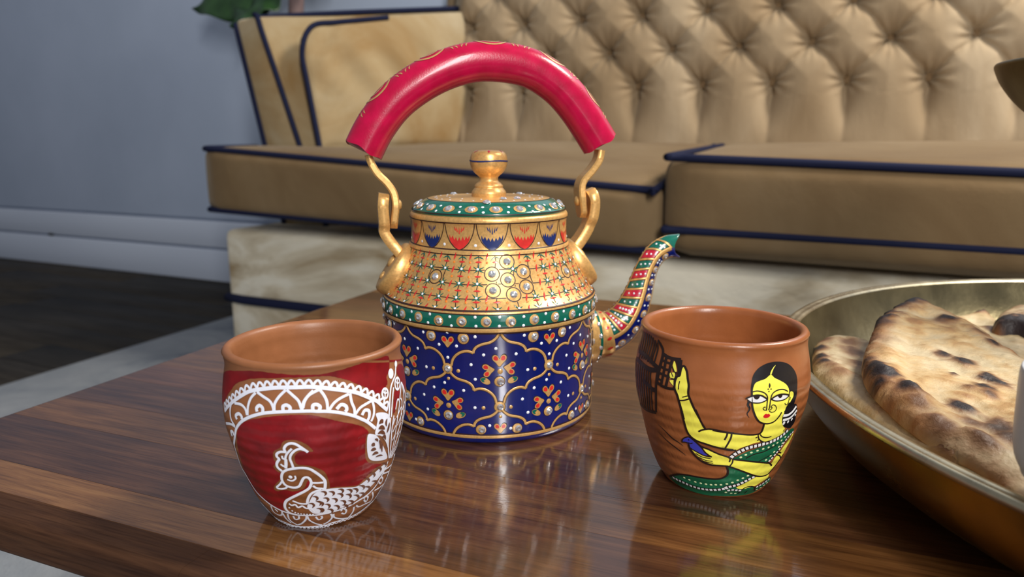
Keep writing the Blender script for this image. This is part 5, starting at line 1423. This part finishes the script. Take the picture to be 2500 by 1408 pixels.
# ------------------------------------------------------------------ flatbreads
from mathutils import noise as mnoise
def bread_mat():
    t = NT('blistered_flatbread')
    a = t.n('ShaderNodeVertexColor'); a.layer_name = 'bake'
    f = t.noise(t.coord(), 120, 5, 0.6)
    k = t.ramp(f, [(0.3, (0.82, 0.80, 0.76, 1)), (0.7, (1, 1, 1, 1))])
    c = t.mix(1.0, a.outputs[0], k, 'MULTIPLY')
    t.bump(t.noise(t.coord(), 90, 5, 0.6), 0.45, 0.004)
    return t.set(c, 0.55, 0.0, Specular_IOR_Level=0.4)
M['bread'] = bread_mat()
def fbm(x, y, s, seed, o=4):
    v = 0.0; a = 1.0
    for k in range(o):
        v += a * mnoise.noise(Vector((x * s + seed, y * s - seed, seed * 0.37))); s *= 2.1; a *= 0.5
    return v
def bread(label, outline, z0, thick, spots, seed, base=(0.60, 0.42, 0.20), edge_dark=0.55, puff=0.006, lift=0.0, up=(0, 0), grow=None):
    """outline and scorch spots are read off the photograph on a sheet lying in the platter"""
    def sheet(x, y):
        return z0 + up[0] * (x - 0.3) + up[1] * (y - 0.4)
    def place(u, v):
        z = z0 + thick
        for _ in range(12):
            p = on_z(u, v, z); z = float(sheet(p[0], p[1])) + thick * 0.6
        q = p[:2] - PC[:2]; r = np.hypot(*q)
        rmax = float(np.interp(z - thick * 0.6, inner_z, inner_r)) - 0.004
        return PC[:2] + q * min(1.0, rmax / r)
    oc = catmull(outline, 6, True)
    O2 = np.array([place(u, v) for u, v in oc])
    O2 = resample(np.r_[O2, O2[:1]], 150)[:-1]
    step = 0.0020
    lo, hi = O2.min(0), O2.max(0)
    gx, gy = np.meshgrid(np.arange(lo[0], hi[0], step), np.arange(lo[1], hi[1], step))
    G = np.stack([gx.ravel(), gy.ravel()], 1) + rng.uniform(-0.0006, 0.0006, (gx.size, 2))
    K = 1000
    dmin = np.min(np.hypot(G[:, None, 0] - O2[None, :, 0], G[:, None, 1] - O2[None, :, 1]), 1)
    G = G[dmin > 0.0012]
    vo, _, fo, *_r = delaunay_2d_cdt([Vector((p[0] * K, p[1] * K)) for p in np.r_[O2, G]], [], [list(range(len(O2)))], 1, 1e-5)
    XY = np.array([(v[0] / K, v[1] / K) for v in vo])
    d = np.min(np.hypot(XY[:, None, 0] - O2[None, :, 0], XY[:, None, 1] - O2[None, :, 1]), 1)
    S_ = [(place(u, v), r, k) for u, v, r, k in spots]
    top, bot, colr = [], [], []
    for (x, y), dd in zip(XY, d):
        zb = float(sheet(x, y))
        prof = math.sqrt(max(0.0, 1 - (1 - min(dd / 0.007, 1)) ** 2))
        n1 = fbm(x, y, 22, seed); n2 = fbm(x, y, 70, seed + 9)
        blister = 0.0; ch = 0.0
        for (c, r, k) in S_:
            q = math.hypot((x - c[0]), (y - c[1]) * 0.75) / (r * 1.08)
            q *= 1 + 0.45 * fbm(x, y, 160, seed + 3, 2)
            if q < 2.2: 
                ch = max(ch, k * max(0.0, 1 - max(0.0, q - 0.35) / 1.1) ** 1.1); blister += 0.0016 * math.exp(-q * q)
        t = zb + thick * (0.12 + 0.88 * prof) + prof * (puff * (0.6 * n1 + 0.25 * n2) + blister) + 0.0022 * max(0, 1 - abs(dd - 0.013) / 0.010)
        top.append((x, y, t)); bot.append((x, y, zb + 0.0005))
        # baked colour: pale dough, toasted at rim and on raised parts, scorched at the spots
        g = min(1, max(0, 0.5 + 0.55 * n1 + 0.35 * n2))
        n3 = fbm(x, y, 190, seed + 5, 3); g = min(1, max(0, g + 0.25 * n3)); pale = np.array((0.68, 0.55, 0.34)); tan = np.array(base); brown = np.array((0.30, 0.115, 0.030)); black = np.array((0.018, 0.010, 0.010))
        gg = min(1, max(0, 1.6 * g - 0.3)); c = pale * (1 - gg) + tan * gg
        e = max(0.0, 1 - dd / 0.016) * edge_dark * (0.55 + 0.9 * max(0, n2 + 0.3))
        e = max(e, 0.75 * max(0.0, min(1, 2.2 * (0.45 * n1 + 0.5 * n2 + 0.3 * n3) - 0.38))); e = min(1, e)
        c = c * (1 - e) + brown * e
        hb = min(1.0, ch * 2.2); c = c * (1 - hb * 0.9) + brown * hb * 0.9
        bk = min(1.0, max(0.0, (ch - 0.28) / 0.42)); c = c * (1 - bk) + black * bk
        colr.append(tuple(c) + (1.0,))
    n = len(XY)
    tf = []
    for f in fo:
        a, b_, c = (XY[f[k]] for k in range(3))
        ar = (b_[0] - a[0]) * (c[1] - a[1]) - (b_[1] - a[1]) * (c[0] - a[0])
        tf.append(tuple(f) if ar > 0 else tuple(f[::-1]))
    faces = list(tf) + [tuple(n + k for k in f[::-1]) for f in tf]
    # close the sides along border edges
    cnt = {}
    for f in tf:
        for k in range(len(f)):
            a, b_ = f[k], f[(k + 1) % len(f)]; cnt[(a, b_)] = 1
    for (a, b_) in list(cnt):
        if (b_, a) not in cnt: faces.append((b_, a, n + a, n + b_))
    cen = XY.mean(0); zc = min(p[2] for p in bot)
    V = [(x - cen[0], y - cen[1], z - zc) for x, y, z in top + bot]
    me = bpy.data.meshes.new('flatbread'); me.from_pydata(V, [], faces)
    at = me.color_attributes.new('bake', 'FLOAT_COLOR', 'POINT')
    at.data.foreach_set('color', [c for q in colr + [tuple(x * 0.8 for x in q[:3]) + (1,) for q in colr] for c in q])
    me.materials.append(M['bread']); me.polygons.foreach_set('use_smooth', [True] * len(me.polygons)); me.update()
    o = link('flatbread', me, None, (cen[0], cen[1], zc))
    tag(o, label, 'flatbread', 'flatbreads in the platter'); return o
bread('pale flatbread lowest in the platter, lying along the near rim', [(1984, 880), (1986, 850), (2000, 832), (2030, 822), (2075, 826), (2120, 838), (2200, 870), (2300, 960), (2370, 1060), (2372, 1105), (2345, 1138), (2310, 1128), (2250, 1098), (2180, 1056), (2120, 1010), (2060, 965), (2010, 925), (1990, 905)], 0.034, 0.006,
      [(1996, 858, .006, .75), (2000, 880, .006, .8), (2012, 895, .005, .7), (2015, 842, .006, .5), (2030, 908, .006, .4), (2050, 925, .006, .4), (2070, 850, .008, .45), (2085, 870, .008, .5), (2100, 900, .008, .5), (2220, 1040, .007, .55), (2245, 1052, .006, .65), (2290, 1090, .007, .6), (2195, 1020, .008, .45), (2310, 1112, .006, .5)], 3.1, (0.58, 0.42, 0.21), 0.35, 0.003)
bread('long flatbread at the back of the platter behind the topmost one', [(2235, 752), (2262, 744), (2290, 741), (2330, 748), (2380, 762), (2440, 790), (2490, 812), (2530, 835), (2530, 900), (2480, 905), (2400, 850), (2320, 810), (2260, 780)], 0.020, 0.009,
      [(2275, 746, .007, .95), (2300, 748, .007, .8), (2335, 752, .007, .7), (2360, 760, .007, .75), (2438, 822, .007, .9), (2420, 812, .006, .6), (2375, 768, .005, .5)], 8.7, (0.60, 0.44, 0.22), 0.5, 0.004)
bread('dark scorched folded flatbread against the far side of the platter', [(2425, 800), (2430, 778), (2452, 760), (2480, 750), (2520, 748), (2545, 765), (2545, 800), (2520, 815), (2480, 808)], 0.028, 0.010,
      [(2450, 795, .012, .8), (2480, 806, .012, .9), (2515, 800, .012, .8)], 5.5, (0.22, 0.12, 0.06), 0.8, 0.004)
bread('largest blistered flatbread lying topmost in the platter', [(2105, 893), (2110, 855), (2126, 818), (2136, 790), (2158, 768), (2190, 752), (2232, 746), (2285, 757), (2340, 780), (2400, 806), (2450, 842), (2500, 872), (2560, 905), (2600, 960), (2590, 1100), (2550, 1230), (2500, 1228), (2468, 1196), (2430, 1160), (2380, 1128), (2320, 1098), (2260, 1062), (2200, 1018), (2165, 985), (2138, 958), (2116, 930)], 0.0475, 0.008,
      [(2142, 790, .008, 1.0), (2155, 772, .008, .9), (2185, 757, .008, .85), (2215, 752, .009, .75), (2240, 752, .006, .8), (2150, 800, .008, .6), (2130, 830, .008, .45), (2315, 798, .0045, .95), (2300, 800, .006, .5), (2424, 854, .004, .8), (2305, 871, .004, .85), (2352, 893, .0055, .95), (2327, 927, .002, 1.0), (2420, 940, .005, .95), (2440, 950, .005, .7), (2156, 936, .0065, 1.0), (2135, 915, .006, .75), (2145, 950, .005, .7), (2215, 976, .0065, .8), (2235, 985, .005, .6), (2343, 1008, .005, .95), (2403, 965, .005, .85), (2415, 985, .004, .6), (2240, 1010, .006, .5), (2300, 1060, .007, .5), (2369, 1046, .006, .5), (2437, 1063, .007, .65), (2460, 1090, .007, .6), (2400, 1100, .007, .5), (2115, 890, .005, .6), (2365, 965, .004, .5), (2390, 830, .005, .5)], 1.3, (0.62, 0.40, 0.165), 0.85, 0.005, up=(0.0, 0.09))

# ------------------------------------------------------------------ small pale dip bowl at the right edge, footed brass bowl
M['enamel'] = plain('pale_grey_enamel', (0.62, 0.63, 0.64, 1), 0.35)
rb = on_z(2735, 1185, 0.056)
dip = empty('dip_bowl', (rb[0], rb[1], 0.0545), 0, 'small pale grey dip bowl standing on the topmost flatbread at the right edge', 'bowl')
mb = MB(); lathe(mb, catmull([(0.0, 0.0), (0.026, 0.0), (0.0295, 0.002), (0.0325, 0.010), (0.0335, 0.030), (0.0335, 0.039), (0.0325, 0.0405), (0.031, 0.039), (0.0305, 0.028), (0.029, 0.008), (0.024, 0.004), (0.0, 0.0035)], 4).tolist(), 60, M['enamel']); mb.build('bowl_body', dip)
FBC = np.array([0.432, 0.505, 0.0030])
tip = ray(2432, 146); tz = ORG + tip * (FBC[1] / tip[1])
Rr = FBC[0] - tz[0] - 0.016; zt = tz[2] - FBC[2]
fb = empty('footed_bowl', FBC, 0, 'dark aged brass footed bowl rising above the platter at upper right', 'bowl')
mb = MB(); lathe(mb, catmull([(0.0, 0.0), (0.034, 0.0), (0.036, 0.003), (0.030, 0.008), (0.014, 0.018), (0.009, 0.04), (0.011, zt * 0.45), (0.009, zt - 0.075), (0.012, zt - 0.060), (0.016, zt - 0.0525)], 4).tolist(), 48, M['brass_aged']); mb.build('foot', fb)
mb = MB(); lathe(mb, catmull([(0.012, zt - 0.0545), (Rr - 0.055, zt - 0.0500), (Rr - 0.035, zt - 0.0420), (Rr - 0.018, zt - 0.0290), (Rr - 0.006, zt - 0.0140), (Rr - 0.001, zt - 0.004), (Rr, zt), (Rr - 0.0025, zt + 0.0005), (Rr - 0.010, zt - 0.014), (Rr - 0.022, zt - 0.028), (Rr - 0.04, zt - 0.040), (0.0, zt - 0.049)], 4).tolist(), 80, M['brass_aged']); mb.build('bowl_body', fb)
